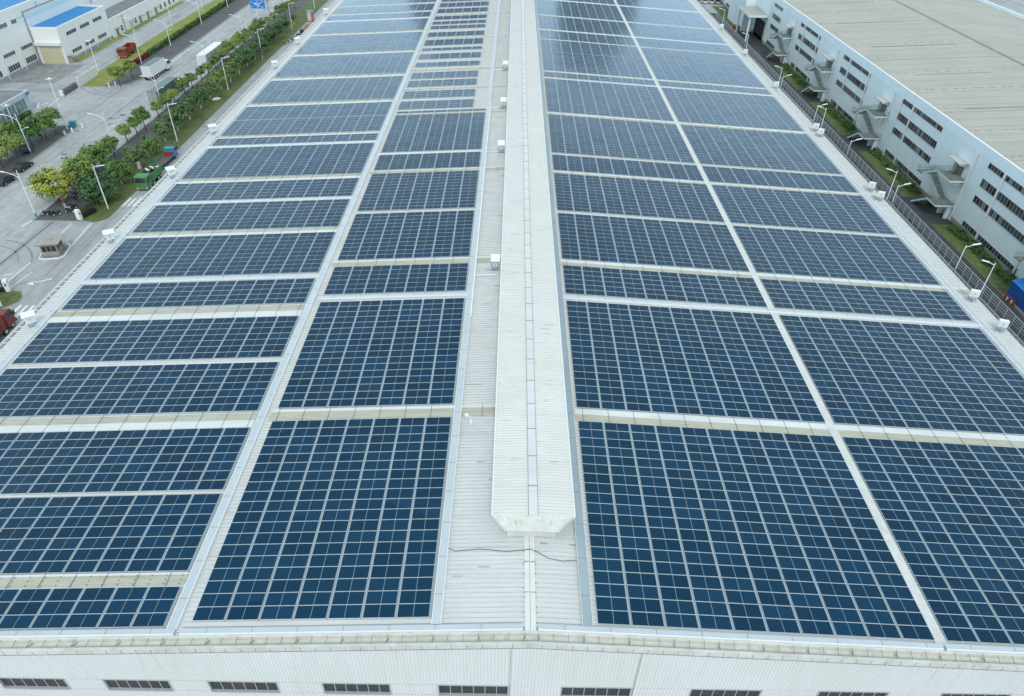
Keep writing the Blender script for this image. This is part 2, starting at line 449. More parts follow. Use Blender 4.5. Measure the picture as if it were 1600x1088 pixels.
# ------------------------------------------------------------------ the big warehouse with the solar roof
Y0, Y1, XE = 24.62, 300., 54.0
wh = thing('warehouse', 'huge white corrugated warehouse with a low pitched roof under rows of solar panels', 'warehouse', (0, 0, 0))
def ribs(b, y0, y1, pitch, hr, fn, mi=0):
    """Corrugation across y; fn(y, h) gives the (left, right) points of the sheet at y raised by h."""
    y = y0
    prev = None
    while y < y1:
        for dy, h in ((0, 0), (pitch * .72, 0), (pitch * .78, hr), (pitch * .94, hr)):
            if y + dy > y1: break
            cur = fn(y + dy, h)
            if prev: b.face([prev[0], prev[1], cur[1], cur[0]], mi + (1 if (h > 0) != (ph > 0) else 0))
            prev, ph = cur, h
        y += pitch
    cur = fn(y1, 0)
    b.face([prev[0], prev[1], cur[1], cur[0]], mi)
RB = -.15
b = MB()
for sg in (-1, 1):
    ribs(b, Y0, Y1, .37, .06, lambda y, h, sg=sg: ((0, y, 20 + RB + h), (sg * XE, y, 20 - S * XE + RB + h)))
for _ in range(70):
    y = random.uniform(26, 210); sg = random.choice((-1, -1, 1))
    xa = random.uniform(.5, 3.6) if sg > 0 else random.uniform(.6, 6)
    if sg < 0 and y > 33: xa = random.uniform(2.0, 4.5)
    b.sbox(*sorted((sg * xa, sg * (xa + random.uniform(.5, 2.2)))), y, y + random.choice((.02, .03, .05)), RB + .03, RB + .056, 2)
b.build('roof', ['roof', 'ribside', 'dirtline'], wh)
b = MB()
for sg in (-1, 1):
    b.box(sg * XE - .15 - (.15 if sg < 0 else -.15), sg * XE + (.0 if sg < 0 else .0) + (-.15 if sg > 0 else .15), Y0, Y1, 0, 16.6)
b.box(-XE + .2, XE - .2, Y1 - .3, Y1, 0, 16.6)
b.build('side_wall', 'wall', wh)
# front gable wall: vertical ribs, split round the window openings
WIN = [(-52.4, -47.7), (-44.2, -39.6), (-36.35, -31.8), (-29.1, -24.66), (-21.95, -17.25), (-14.1, -9.5), (-6.14, -1.35), (2.34, 7.13),
       (11.27, 16.1), (20.11, 24.87), (28.6, 33.3), (37.2, 41.9), (45.8, 50.3)]
ZW0, ZW1, YW = 12.75, 14.12, 23.95
b = MB()
def vribs(x0, x1, zlo, zhi):
    pitch, x, prev = .23, x0, None
    while x < x1:
        for dx, d in ((0, 0), (pitch * .68, 0), (pitch * .8, .035), (pitch * .9, .035)):
            if x + dx > x1: break
            cur = (x + dx, YW - d)
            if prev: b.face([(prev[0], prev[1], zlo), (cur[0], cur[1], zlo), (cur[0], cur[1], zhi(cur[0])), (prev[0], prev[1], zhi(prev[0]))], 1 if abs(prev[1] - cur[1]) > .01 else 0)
            prev = cur
        x += pitch
    b.face([(prev[0], prev[1], zlo), (x1, YW, zlo), (x1, YW, zhi(x1)), (prev[0], prev[1], zhi(prev[0]))])
top = lambda x: zr(x, -.75)
vribs(-XE, XE, ZW1, top)
xs = [-XE] + [v for w in WIN for v in w] + [XE]
for i in range(0, len(xs), 2): vribs(xs[i], xs[i + 1], ZW0, lambda x: ZW1)
vribs(-XE, XE, 0, lambda x: ZW0)
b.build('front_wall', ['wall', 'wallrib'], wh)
for x0, x1 in WIN:
    b = MB(); b.face([(x0, YW + .1, ZW0), (x1, YW + .1, ZW0), (x1, YW + .1, ZW1), (x0, YW + .1, ZW1)])
    w = b.build('window', 'glassd', wh)
    b = MB()
    b.box(x0 - .06, x0 + .03, YW - .05, YW + .12, ZW0 - .06, ZW1 + .06); b.box(x1 - .03, x1 + .06, YW - .05, YW + .12, ZW0 - .06, ZW1 + .06)
    b.box(x0 + .03, x1 - .03, YW - .05, YW + .12, ZW1 - .03, ZW1 + .06); b.box(x0 + .03, x1 - .03, YW - .08, YW + .12, ZW0 - .08, ZW0 + .05)
    n = 6
    for i in range(1, n):
        xx = x0 + (x1 - x0) * i / n
        b.box(xx - .025, xx + .025, YW + .06, YW + .095, ZW0 + .05, ZW1 - .03)
    b.build('frame', 'mull', w)
for x in (-1.25, 7.25):
    b = MB(); b.box(x, x + .025, YW - .05, YW - .005, 0, zr(x, -.77)); b.build('wall_seam', 'dirtline', wh)
# gutter, straps and fascia along the front gable
b = MB(); g = MB()
for sg in (-1, 1):
    xa, xb = (0, sg * (XE + .5))
    def strip(y0, y1, h0, h1, mi=0, bb=b):
        P = lambda x, y, h: (x, y, zr(x, h))
        for f in ([P(xa, y0, h1), P(xb, y0, h1), P(xb, y1, h1), P(xa, y1, h1)], [P(xa, y0, h0), P(xb, y0, h0), P(xb, y0, h1), P(xa, y0, h1)],
                  [P(xa, y1, h0), P(xb, y1, h0), P(xb, y1, h1), P(xa, y1, h1)], [P(xa, y0, h0), P(xb, y0, h0), P(xb, y1, h0), P(xa, y1, h0)]):
            bb.face(f, mi)
    strip(24.46, 24.61, -.5, -.02)
    strip(24.05, 24.459, -.5, -.36, 1)
    strip(23.93, 24.049, -.5, -.16)
    strip(23.88, 23.929, -.82, -.34)
    x = .45
    while x < XE:
        X = sg * x
        for bb in (g,):
            bb.beam((X, 23.99, zr(X, -.13)), (X + .06, 24.47, zr(X, -.02)), .03, .03)
            bb.box(X + .3 - .02, X + .3 + .02, 23.868, 23.9, zr(X, -.80), zr(X, -.36), 1)
            if int(x / .98) % 3 == 0: bb.beam((X, 24.0, zr(X, -.13)), (X + .12, 24.4, zr(X, -.33)), .05, .03)
        x += .98
    g.beam((0, 23.97, zr(0, -.1)), (sg * XE, 23.97, zr(XE, -.1)), .03, .03)
    g.beam((0, 23.865, zr(0, -.83)), (sg * XE, 23.865, zr(XE, -.83)), .03, .03)
b.build('gutter', ['cream', 'fascia'], wh)
g.build('gutter_strap', ['khaki', 'dirtline'], wh)
# eave gutters on both long sides
for sg in (-1, 1):
    b = MB(); X = sg * XE
    lo = lambda a, c: (min(a, c), max(a, c))
    z = zr(XE)
    gw = .5 if sg < 0 else .24
    b.box(*lo(X + sg * gw, X + sg * (gw + .07)), Y0, Y1, z - .6, z + .02)
    b.box(*lo(X + sg * .02, X + sg * (gw - .001)), Y0, Y1, z - .6, z - .5, 1)
    y = Y0 + .3
    while y < 240:
        b.box(*lo(X - sg * .1, X + sg * (gw - .001)), y, y + .06, z - .1, z - .04); y += .85 + .3 * (int(y * 7) % 2)
    b.build('gutter', ['white' if sg < 0 else 'traygrey', 'dark'], wh)
# ridge spine in front of the monitor and its joints
b = MB()
for sg in (-1, 1):
    x0, x1 = sorted((0, sg * .36))
    b.sbox(x0, x1, Y0 - .14, 32.05, -.15, -.04)
b.sbox(-.012, .012, Y0 - .1, 32.04, -.05, -.03, 1)
for sg in (-1, 1):
    y = Y0 + .2
    while y < 31: b.sbox(*sorted((sg * .36, sg * (.40 + .05 * (int(y * 13) % 2)))), y, y + .09, -.14, -.08, 2); y += .37 * random.choice((1, 1, 2))
for y in (27.4, 29.8): b.sbox(-.4, .4, y, y + .06, -.04, -.02, 1)
b.build('ridge_cap', ['vent', 'khaki', 'dirtline'], wh)
# ridge monitor
VT = 1.55                                             # height of its roof edge above the ridge plane
yv0, yv1, xl, xr = 32.55, Y1 - 6, -2.68, 3.2
xc = .25
b = MB()
zt = lambda x: 20 + VT + .16 - .055 * abs(x - xc)
for xa in (xl, xr):
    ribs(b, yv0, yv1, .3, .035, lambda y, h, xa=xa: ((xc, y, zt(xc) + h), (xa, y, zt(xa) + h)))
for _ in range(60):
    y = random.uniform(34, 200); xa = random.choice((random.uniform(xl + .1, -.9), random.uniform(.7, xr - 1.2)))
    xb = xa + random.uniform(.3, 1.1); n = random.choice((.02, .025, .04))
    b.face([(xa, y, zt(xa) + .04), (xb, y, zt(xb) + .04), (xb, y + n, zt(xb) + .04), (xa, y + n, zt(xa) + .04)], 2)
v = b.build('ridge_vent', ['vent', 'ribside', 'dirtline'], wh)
b = MB()
b.box(xc - .32, xc + .32, yv0 - .1, yv1, zt(xc) - .02, zt(xc) + .07)
for q in (-.35, .325): b.box(xc + q, xc + q + .025, yv0 - .1, yv1, zt(xc) - .02, zt(xc) + .055, 1)
y = 35.2
while y < 200:
    b.box(xc - .36, xc + .36, y, y + .05, zt(xc) + .07, zt(xc) + .095, 1); y += 3.05
b.build('ridge_cap', ['roof', 'khaki'], v)
b = MB()
for xa, s_ in ((xl, -1), (xr, 1)):
    x0, x1 = sorted((xa, xa + s_ * .1))
    b.box(x0, x1, yv0, yv1, zt(xa) - .12, zt(xa) + .06)
    # sloping lower flap
    xi = xa - s_ * .85
    b.face([(xa, yv0, zt(xa) - .12), (xa, yv1, zt(xa) - .12), (xi, yv1, 20.45), (xi, yv0, 20.45)], 1)
b.build('edge_trim', ['white', 'vent'], v)
b = MB()                                              # hood closing the front end
A, B_ = (xl, yv0, zt(xl) + .02), (xr, yv0, zt(xr) + .02)
Cc = (xc, yv0, zt(xc) + .04)
D, E_ = (-1.72, 31.86, 20.72), (2.05, 31.82, 20.72)
Dm = ((D[0] + E_[0]) / 2, 31.84, 20.72)
b.face([A, D, Dm, Cc]); b.face([Cc, Dm, E_, B_])
b.face([A, D, (-1.72, 31.88, 20.62), (xl, yv0, zt(xl) - .3)]); b.face([B_, E_, (2.05, 31.84, 20.62), (xr, yv0, zt(xr) - .3)])
b.face([D, E_, (2.05, 31.84, 20.62), (-1.72, 31.88, 20.62)])
b.beam(A, D, .1, .1); b.beam(B_, E_, .1, .1)
for x in (-1.0, 1.5): b.beam((x, 32.3, 21.33), (x, 32.1, 21.1), .03, .05, 1)
for i in range(1, 12):
    t_ = i / 12; xt = xl + (xr - xl) * t_; xb = -1.72 + 3.77 * t_
    b.beam((xt, yv0 - .01, zt(xt) + .02), (xb, 31.85, 20.73), .035, .02)
b.build('hood', ['cream', 'khaki'], v)
b = MB(); b.box(-1.6, 1.92, 32.06, yv1, 19.5, 20.66)
b.build('vent_base', 'cream', v)
# walkway strips, skylight strips
RI0, P = 4.35, 2.277
R1, R2, R3 = RI0 + 10 * P, RI0 + 10 * P + .73, RI0 + 20 * P + .73
b = MB(); b.sbox(R1 - .12, R2 - .06, Y0 + .3, 236, -.12, -.02)
b.build('roof_walkway', 'walk', wh)
def skylight(x0, x1, y0, y1, kind):
    b = MB(); w = y1 - y0
    if kind == 'R':
        fy0, fy1, wy0, wy1 = y0 + .05 * w, y0 + .52 * w, y0 + .521 * w, y1 - .08 * w
    elif kind == 'LO':
        fy0, fy1, wy0, wy1 = y0 + .46 * w, y0 + .82 * w, y0 + .05 * w, y0 + .45 * w
    elif kind == 'F':
        fy0, fy1, wy0, wy1 = y0 + .16 * w, y1 - .2 * w, y1 - .199 * w, y1 - .06
    else:
        fy0, fy1, wy0, wy1 = y0 + .12 * w, y0 + .7 * w, y0 + .701 * w, y1 - .1 * w
    n = max(2, int((fy1 - fy0) / .19))
    for i in range(n):
        a = fy0 + (fy1 - fy0) * i / n; d = (fy1 - fy0) / n
        b.sbox(x0, x1, a, a + d * .7, -.13, -.085, 0)
        b.sbox(x0, x1, a + d * .7, a + d, -.13, -.05, 0)
    b.sbox(x0, x1, wy0, wy1, -.13, -.04, 1)
    x = x0 + .7
    while x < x1:
        b.sbox(x, x + .035, y0 + .02, y1 - .02, -.049 if kind != 'R' else -.039, -.025, 2); x += P
    if kind == 'F':
        x = x0 + .3
        while x < x1:
            for t in (.02, .45, .9): b.sbox(x, x + .08, fy0 + t * (fy1 - fy0), fy0 + t * (fy1 - fy0) + .06, -.049, -.02, 2)
            x += 1.1
    o = b.build('skylight_strip', ['frp', 'roof', 'grime'], wh)
SKY_R = [(44.5, 46.25), (70.87, 72.4), (97.15, 98.3), (122.1, 123.8), (147.4, 148.7), (173.2, 174.1), (197.1, 198.7)]
SKY_LI = [(44.84, 46.54), (71.1, 72.76), (97.82, 99.2), (122.9, 123.9), (136.9, 138.3), (149.4, 151.2), (175, 176.4), (199.2, 200.7)]
SKY_LO = [(44.1, 46.25), (61.14, 63.65), (79.95, 81.5), (96.6, 98.4), (114.6, 115.96), (130.6, 132.7), (146.6, 149.1), (164.4, 166.8), (182.6, 185), (204.3, 206.3)]
for y0, y1 in SKY_R: skylight(4.2, 53.8, y0, y1, 'R')
for y0, y1 in SKY_LI: skylight(-22.9, -2.0, y0, y1, 'LI')
skylight(-53.4, -24.1, 28.3, 29.53, 'F')
for y0, y1 in SKY_LO: skylight(-52.6, -24.1, y0, y1, 'LO')

# ------------------------------------------------------------------ cable trays and pipes lying on the roof
def tray(label, x0, x1, y0, y1, m='tray', h=.1, joints=3., lip=None):
    b = MB(); b.sbox(x0, x1, y0, y1, -.1, h, 0)
    if y1 - y0 > x1 - x0:
        y = y0 + 2.2
        while y < min(y1, 130): b.sbox(x0 - .015, x1 + .015, y, y + .03, h, h + .012, 1); y += joints
        b.sbox(x0 - .05, x0, y0, y1, -.1, h + .04, 2); b.sbox(x1, x1 + .05, y0, y1, -.1, h + .04, 2)
    else:
        x = x0 + 1.7
        while x < x1: b.sbox(x, x + .03, y0 - .015, y1 + .015, h, h + .012, 1); x += joints
        b.sbox(x0, x1, y0 - .05, y0, -.1, h + .03, 2)
    o = b.build('cable_tray', [m, 'khaki', 'white' if m == 'tray' else 'cream'])
    return tag(o, label, 'cable tray', 'cable trays on the roof')
tray('long pale blue cable tray just left of the ridge vent', -6.4, -5.85, 25.1, 236)
tray('wide weathered grey cable tray just right of the ridge vent', 3.42, 4.05, 25.05, 236, 'traygrey')
tray('long pale blue cable tray dividing the two left panel fields', -23.85, -23.3, 25.06, 236)
tray('narrow pale cable tray along the railing side of the right panels', 50.95, 51.25, 25.1, 236, h=.05)
tray('second narrow pale tray nearest the railing on the right eave', 51.5, 51.75, 25.1, 236, h=.05)
tray('pale cable tray along the road side edge of the far left panels', -52.5, -51.95, 25.1, 236, h=.06)
tray('short front cable tray left of the gable below the three row panel strip', -53.6, -23.3, 24.68, 25.05)
tray('front cable tray below the wide left panel block', -22.9, -.5, 24.68, 25.05)
tray('front cable tray below the right panels up to the walkway strip', .5, 27.3, 24.68, 25.03)
tray('front cable tray right of the walkway strip end', 27.5, 53.6, 24.68, 25.03)
for (y0, y1), t in zip([(63.9, 64.4), (143.3, 143.8), (182.3, 182.8), (217.4, 217.9)], ('nearest', 'second', 'third', 'farthest')):
    tray('white cross tray between panel blocks on the right slope, ' + t + ' from the front', 4.1, 51.2, y0, y1, h=.07)
for (y0, y1), t in zip([(64.3, 64.8), (105.25, 105.7)], ('nearer', 'farther')):
    tray('white cross tray between panel blocks beside the ridge on the left, ' + t + ' of two', -22.9, -6.45, y0, y1, h=.07)
for (y0, y1), t in zip([(69.1, 69.7), (89.8, 90.3), (110.6, 111.2), (197.2, 197.8)], ('nearest', 'second', 'third', 'farthest')):
    tray('white cross tray across the far left panels, ' + t + ' from the front', -51.9, -23.9, y0, y1, h=.07)
for i, y in enumerate((68.3, 104.6, 125.2, 148.2)):
    b = MB(); b.tube([(-5.8, y, zr(5.8, .02)), (-3.3, y, zr(3.3, .02))], .07)
    tag(b.build('conduit_pipe', 'white'), f'short white conduit from the left tray to the {ORD[i]} cabinet by the ridge vent', 'conduit', 'short white conduits')
b = MB(); b.sbox(-5.82, -5.7, 60, 128, -.1, .16)
tag(b.build('conduit_pipe', 'white'), 'long bright white pipe lying along the tray left of the ridge vent', 'conduit')
b = MB()
pts = [(-5.85, 31.0, zr(5.85, .12)), (-5.3, 30.85, zr(5.3, -.07)), (-3.6, 31.0, zr(3.6, -.07)), (-1.6, 30.75, zr(1.6, -.07)), (-.45, 30.8, 19.96), (.1, 30.85, 20.0), (.5, 30.75, 19.9), (1.4, 30.2, zr(1.4, -.07)), (2.4, 30.05, zr(2.4, -.07)), (3.4, 30.05, zr(3.4, .12)), (3.9, 30.4, zr(3.9, .14)), (4.3, 30.75, zr(4.3, .03))]
b.tube(pts[:-2], .022, 6)
tag(b.build('power_cable', 'black'), 'thin black cable lying across the ridge in front of the vent hood', 'cable')
b = MB()
for x, y in ((-4.85, 43.4),):
    b.tube([(x, y, zr(x, -.1)), (x, y, zr(x, 1.3))], .045); b.tube([(x, y, zr(x, 1.3)), (x - .28, y + .1, zr(x, 1.35))], .03)
    b.box(x - .5, x - .2, y, y + .25, zr(x, 1.25), zr(x, 1.45)); b.box(x - .1, x + .12, y - .12, y + .1, zr(x, .5), zr(x, .85))
tag(b.build('weather_mast', 'white'), 'thin white instrument mast left of the ridge vent near the front', 'mast')
b = MB(); b.tube([(-4.9, 107.6, zr(4.9, -.1)), (-4.9, 107.6, zr(4.9, 2.0))], .035); b.tube([(-5.5, 107.6, zr(4.9, 1.2)), (-4.9, 107.6, zr(4.9, 1.2))], .025)
tag(b.build('weather_mast', 'white'), 'tall thin white mast beside the second cabinet by the ridge vent', 'mast')

# ------------------------------------------------------------------ solar panels
BL = dict(
    RI=(RI0, 10, 'inner right field', 'ridge'), RO=(R2, 10, 'outer right field', 'walkway strip'),
    LI=(-22.53, 7, 'left field beside the ridge', 'ridge'), LS=(-22.62, 6, 'left field', 'ridge'), LO=(-51.5, 12, 'far left field', 'dividing tray'))
RB_ = [(25.31, 44.5, 19), (46.25, 63.4, 17), (64.81, 70.87, 6), (72.4, 84.3, 12), (85.15, 97.1, 12), (98.35, 104.1, 6), (105.1, 122.1, 17), (123.8, 143.1, 19), (144.3, 147.4, 3),
       (148.73, 162.75, 14), (163.15, 173.2, 10), (174.1, 182.0, 8), (183.3, 197.1, 14), (198.7, 217, 18), (218.5, 236, 17)]
BLK = dict(RI=RB_, RO=RB_,
    LI=[(25.65, 44.84, 19), (46.54, 63.7, 17), (65.2, 71.1, 6), (72.76, 84.8, 12), (85.7, 97.82, 12), (99.2, 104.95, 6), (106.15, 122.9, 17), (123.92, 124.94, 1)],
    LS=[(126.1, 130.4, 4), (132.1, 136.3, 4), (138.9, 142.95, 4), (144.25, 148.35, 4), (152.4, 155.5, 3), (158.1, 162.2, 4), (164.9, 167.0, 2), (169.3, 174.2, 5), (177.2, 181.3, 4),
        (184.6, 187.7, 3), (189.4, 192.4, 3), (194.4, 198.1, 4), (201.9, 206.8, 5), (209, 214, 5), (216, 224, 8), (226, 236, 10)],
    LO=[(25.26, 28.29, 3), (29.55, 36.62, 7), (37.03, 44.1, 7), (46.25, 53.3, 7), (54.08, 61.14, 7), (63.65, 68.7, 5), (70.1, 79.95, 10), (81.5, 89.5, 8), (90.6, 96.6, 6), (98.4, 110.2, 12),
        (111.6, 114.6, 3), (115.96, 123.2, 7), (123.6, 130.6, 7), (132.7, 146.6, 14), (149.1, 154.0, 5), (154.3, 164.4, 10), (166.8, 173.6, 7), (173.8, 182.6, 9), (185, 196.5, 11),
        (198.6, 204.2, 6), (206.4, 214.1, 8), (216.5, 226, 9), (228, 236, 8)])
PW, PD, FR = 2.13, .989, .02
def panel_parts():
    f = MB()
    x, y = PW / 2, PD / 2
    f.box(-x, x, -y, y, -.045, 0)
    f.box(x + .012, x + .135, -y - .016, y + .016, -.09, -.05, 1)
    g = MB(); g.face([(-x + FR, -y + FR, .003), (x - FR, -y + FR, .003), (x - FR, y - FR, .003), (-x + FR, y - FR, .003)])
    return f, g
CAMP = Vector((-1.7808, 0, 61.7644))
cy, sy, cp, sp_ = math.cos(.0067), math.sin(.0067), math.cos(.6548), math.sin(.6548)
rr = Vector((cy, -sy, 0)); fw = Vector((sy * cp, cy * cp, -sp_)); uu = rr.cross(fw)
cr, sr = math.cos(.0232), math.sin(.0232)
r2 = cr * rr + sr * uu; u2 = -sr * rr + cr * uu
FPX = 1092.2473
def px(p):
    d = Vector(p) - CAMP; c = d.dot(fw)
    return 800 + FPX * d.dot(r2) / c, 544 - FPX * d.dot(u2) / c, c
allp = []
for k, (x0, n, fld, ref) in BL.items():
    rn = 0
    for bi, (y0, y1, rows) in enumerate(BLK[k]):
        pit = (y1 - y0) / rows
        for r in range(rows):
            for c in range(n):
                xc_ = x0 + (c + .5) * P; yc = y0 + (r + .5) * pit
                u, v_, d = px((xc_, yc, zr(xc_)))
                vis = -25 < u < 1625 and v_ < 1010
                # column counted from the ridge / walkway / dividing tray
                cc = c if k[0] == 'R' else n - 1 - c
                allp.append((d if vis else 1e6, k, bi, r, cc, xc_, yc, rows))
allp.sort()
def place(o, x, y):
    o.location = (x, y, zr(x)); o.rotation_euler = (random.uniform(-.007, .007), (math.atan(S) if x > 0 else -math.atan(S)) + random.uniform(-.007, .007), 0)
f, g = panel_parts()
proto = thing('solar_panel', 'x', 'solar panel', group='solar panels in rows on the warehouse roof')
fo = f.build('frame', ['alum', 'railgrey'], proto)
go = g.build('cell_sheet', 'cells', proto)
uvl = go.data.uv_layers.new(name='UVMap')
for i, t in enumerate(((0, 0), (1, 0), (1, 1), (0, 1))):
    pass
for li, l in enumerate(go.data.loops):
    vx = go.data.vertices[l.vertex_index].co
    uvl.data[li].uv = (.5 + vx.x / (PW - 2 * FR), .5 + vx.y / (PD - 2 * FR))
REF = dict(RI='right of the ridge vent', RO='right of the walkway strip', LI='left of the ridge tray', LO='left of the dividing tray')
first = True
for d, k, bi, r, cc, x, y, rows in allp[:300]:
    o = proto if first else copy_tree(proto)
    first = False
    place(o, x, y)
    rw = sum(t[2] for t in BLK[k][:bi]) + r
    o['label'] = f'navy solar panel, {ORD[rw]} row from the front, {ORD[cc]} column {REF[k]}'
# the rest, smaller in the picture, as one object
V, F, MI, UVS = [], [], [], []
for d, k, bi, r, cc, x, y, rows in allp[300:]:
    n = len(V); w = PW / 2; q = PD / 2 - .004
    ta, tb = random.uniform(-.007, .007), random.uniform(-.007, .007)
    Z = lambda xx, yy, h: zr(xx, h) + ta * (xx - x) + tb * (yy - y)
    for h in (-.045, 0):
        V += [(x - w, y - q, Z(x - w, y - q, h)), (x + w, y - q, Z(x + w, y - q, h)), (x + w, y + q, Z(x + w, y + q, h)), (x - w, y + q, Z(x - w, y + q, h))]
    for fc in ((4, 5, 6, 7), (0, 1, 5, 4), (1, 2, 6, 5), (2, 3, 7, 6), (3, 0, 4, 7)):
        F.append(tuple(n + i for i in fc)); MI.append(0); UVS += [(0, 0)] * 4
    n = len(V)
    V += [(x + w + .012, y - q - .012, zr(x + w, -.05)), (x + w + .135, y - q - .012, zr(x + w + .13, -.05)), (x + w + .135, y + q + .012, zr(x + w + .13, -.05)), (x + w + .012, y + q + .012, zr(x + w, -.05))]
    F.append((n, n + 1, n + 2, n + 3)); MI.append(2); UVS += [(0, 0)] * 4
    n = len(V); w -= FR; q -= FR
    V += [(x - w, y - q, Z(x - w, y - q, .003)), (x + w, y - q, Z(x + w, y - q, .003)), (x + w, y + q, Z(x + w, y + q, .003)), (x - w, y + q, Z(x - w, y + q, .003))]
    F.append((n, n + 1, n + 2, n + 3)); MI.append(1); UVS += [(0, 0), (1, 0), (1, 1), (0, 1)]
me = bpy.data.meshes.new('solar_panels')
me.from_pydata(V, [], F)
me.materials.append(M['alum']); me.materials.append(M['cells']); me.materials.append(M['railgrey'])
me.polygons.foreach_set('material_index', MI)
uvl = me.uv_layers.new(name='UVMap')
uvl.data.foreach_set('uv', np.array(UVS, 'f').ravel())
at = me.attributes.new('tone', 'FLOAT', 'FACE')
at.data.foreach_set('value', np.repeat(np.random.default_rng(2).uniform(0, 1, len(F) // 7), 7).astype('f'))
me.update()
o = bpy.data.objects.new('solar_panels', me); col.objects.link(o)
tag(o, 'thousands of smaller blue solar panels in blocks farther up the warehouse roof', 'solar panels', 'solar panels in rows on the warehouse roof', 'stuff')

# ------------------------------------------------------------------ inverter cabinets, railing and lamps on the roof
def cabinet(label, x, y, rz, kind):
    t = thing('inverter_cabinet', label, 'inverter cabinet', (x, y, zr(x, -.12)), rz, 'white inverter cabinets on the roof')
    b = MB()
    for sx in (-.4, .4):
        for sy_ in (-.22, .22): b.beam((sx, sy_, 0), (sx, sy_, .62), .06, .06)
    b.box(-.5, .5, -.28, .28, .2, .26); b.box(-.45, .45, -.03, .03, .56, .62)
    b.build('stand', 'steel', t)
    b = MB()
    w, h = (.55, .95) if kind != 'mid' else (.33, .6)
    b.box(-w, w, -.28, .28, .62, .62 + h)
    c = b.build('cabinet', 'white' if kind != 'mid' else 'silver', t, bevel=.03)
    b = MB(); b.box(-w * .8, w * .8, -.295, -.283, .72, .62 + h - .1); b.tube([(0, -.3, .62 + h * .55), (0, -.32, .62 + h * .55)], .07, 10, 1); b.build('door', ['box', 'greyb'], c)
    b = MB()
    if kind == 'mid':
        b.face([(-.6, -.35, 1.42), (.6, -.35, 1.42), (.6, .55, 2.05), (-.6, .55, 2.05)]); b.face([(-.6, -.35, 1.46), (.6, -.35, 1.46), (.6, .55, 2.09), (-.6, .55, 2.09)])
        for q in ((-.6, -.35, 1.44), (.6, -.35, 1.44)): b.beam(q, (q[0], .55, 2.07), .04, .06)
        b.beam((0, .2, 1.2), (0, .2, 1.85), .06, .06)
    else:
        b.face([(-.75, -.5, 1.62), (.75, -.5, 1.62), (.75, .45, 1.9), (-.75, .45, 1.9)]); b.face([(-.75, -.5, 1.67), (.75, -.5, 1.67), (.75, .45, 1.95), (-.75, .45, 1.95)])
        for sx in (-.75, .75): b.beam((sx, -.5, 1.645), (sx, .45, 1.925), .03, .06)
        b.beam((-.75, -.5, 1.645), (.75, -.5, 1.645), .06, .05); b.beam((-.75, .45, 1.925), (.75, .45, 1.925), .06, .05)
        for sx in (-.5, .5): b.beam((sx, .3, 1.5), (sx, .3, 1.9), .05, .05)
    if kind != 'right': b.build('canopy', 'white', t)
    b = MB()
    if kind == 'right':
        b.tube([(0, -.55, 0), (0, -.55, .5), (0, -.42, .62), (0, -.28, .65)], .13, 10)
        for q in (-.25, .1): b.tube([(-.4, q - .2, .12), (-2.0, q - .2, .06)], .05)
        b.tube([(-.2, -.5, .1), (-1.9, -.9, .05)], .09)
    else:
        b.tube([(.2, 0, .5), (.2, 0, .1), (1.1 if kind == 'left' else -1.2, 0, .06)], .06)
    b.build('conduit', 'steel', t)
    t.scale = (.86, .86, .86)
    return t
for i, y in enumerate((60.8, 79.2, 99.2, 117.2, 155.5, 175, 205.5)):
    cabinet(f'white inverter cabinet with tilted canopy on the road side eave, {ORD[i]} from the front', -53.0, y, rad(35), 'left')
for i, y in enumerate((69.6, 104.6, 125, 148)):
    cabinet(f'small white cabinet with tilted white cover left of the ridge vent, {ORD[i]} from the front', -3.45, y, 0, 'mid')
for i, y in enumerate((63.5, 69.6, 96.4, 99.7, 122.2, 124.8, 149.3, 174.2, 198.7)):
    cabinet(f'white inverter cabinet beside the railing on the right eave, {ORD[i]} from the front', 53.0, y, rad(-20), 'right')
rl = thing('railing', 'long galvanised steel railing along the right eave of the solar roof', 'railing', (54.95, 0, zr(54)))
pb = MB(); pb.beam((0, 0, -.5), (0, 0, 1.1), .05, .05)
po = pb.build('post', 'steel', rl, (0, 60, 0))
for i in range(1, 100):
    c = po.copy(); col.objects.link(c); c.location = (0, 60 + i * 1.55, 0); c.parent = rl
b = MB()
for z in (.15, .48, .8): b.beam((0, 56, z), (0, 215, z), .025, .025)
b.beam((0, 56, 1.1), (0, 215, 1.1), .05, .05)
b.build('rail', 'steel', rl)
def eave_lamp(label, x, y, h, sgn):
    t = thing('eave_lamp', label, 'lamp', (x, y, zr(54, -.5)), 0, 'lamps standing on the right eave')
    b = MB(); b.tube([(0, 0, 0), (0, 0, h + .5)], .06, 8, r1=.045); b.tube([(0, 0, h + .2), (sgn * .9, 0, h + .62)], .04)
    b.build('pole', 'pole', t)
    b = MB(); b.beam((sgn * .75, 0, h + .58), (sgn * 1.7, 0, h + .8), .26, .1); b.build('lamp_head', 'pole', t, bevel=.03)
for i, (y, h) in enumerate(((70.5, 4.5), (96.8, 4.4), (125.8, 3.8), (151.9, 3.5), (178.8, 3.6), (203.4, 4.0))):
    eave_lamp(f'tall lamp on the right eave with its arm over the roof, {ORD[i]} from the front', 54.35, y, h, -1)
for i, (y, h) in enumerate(((77.5, 2.9), (96.6, 2.3), (114.8, 2.1), (131.5, 2.4), (152.5, 1.6))):
    eave_lamp(f'short lamp on the right eave with its arm over the lawn, {ORD[i]} from the front', 55.2, y, h, 1)

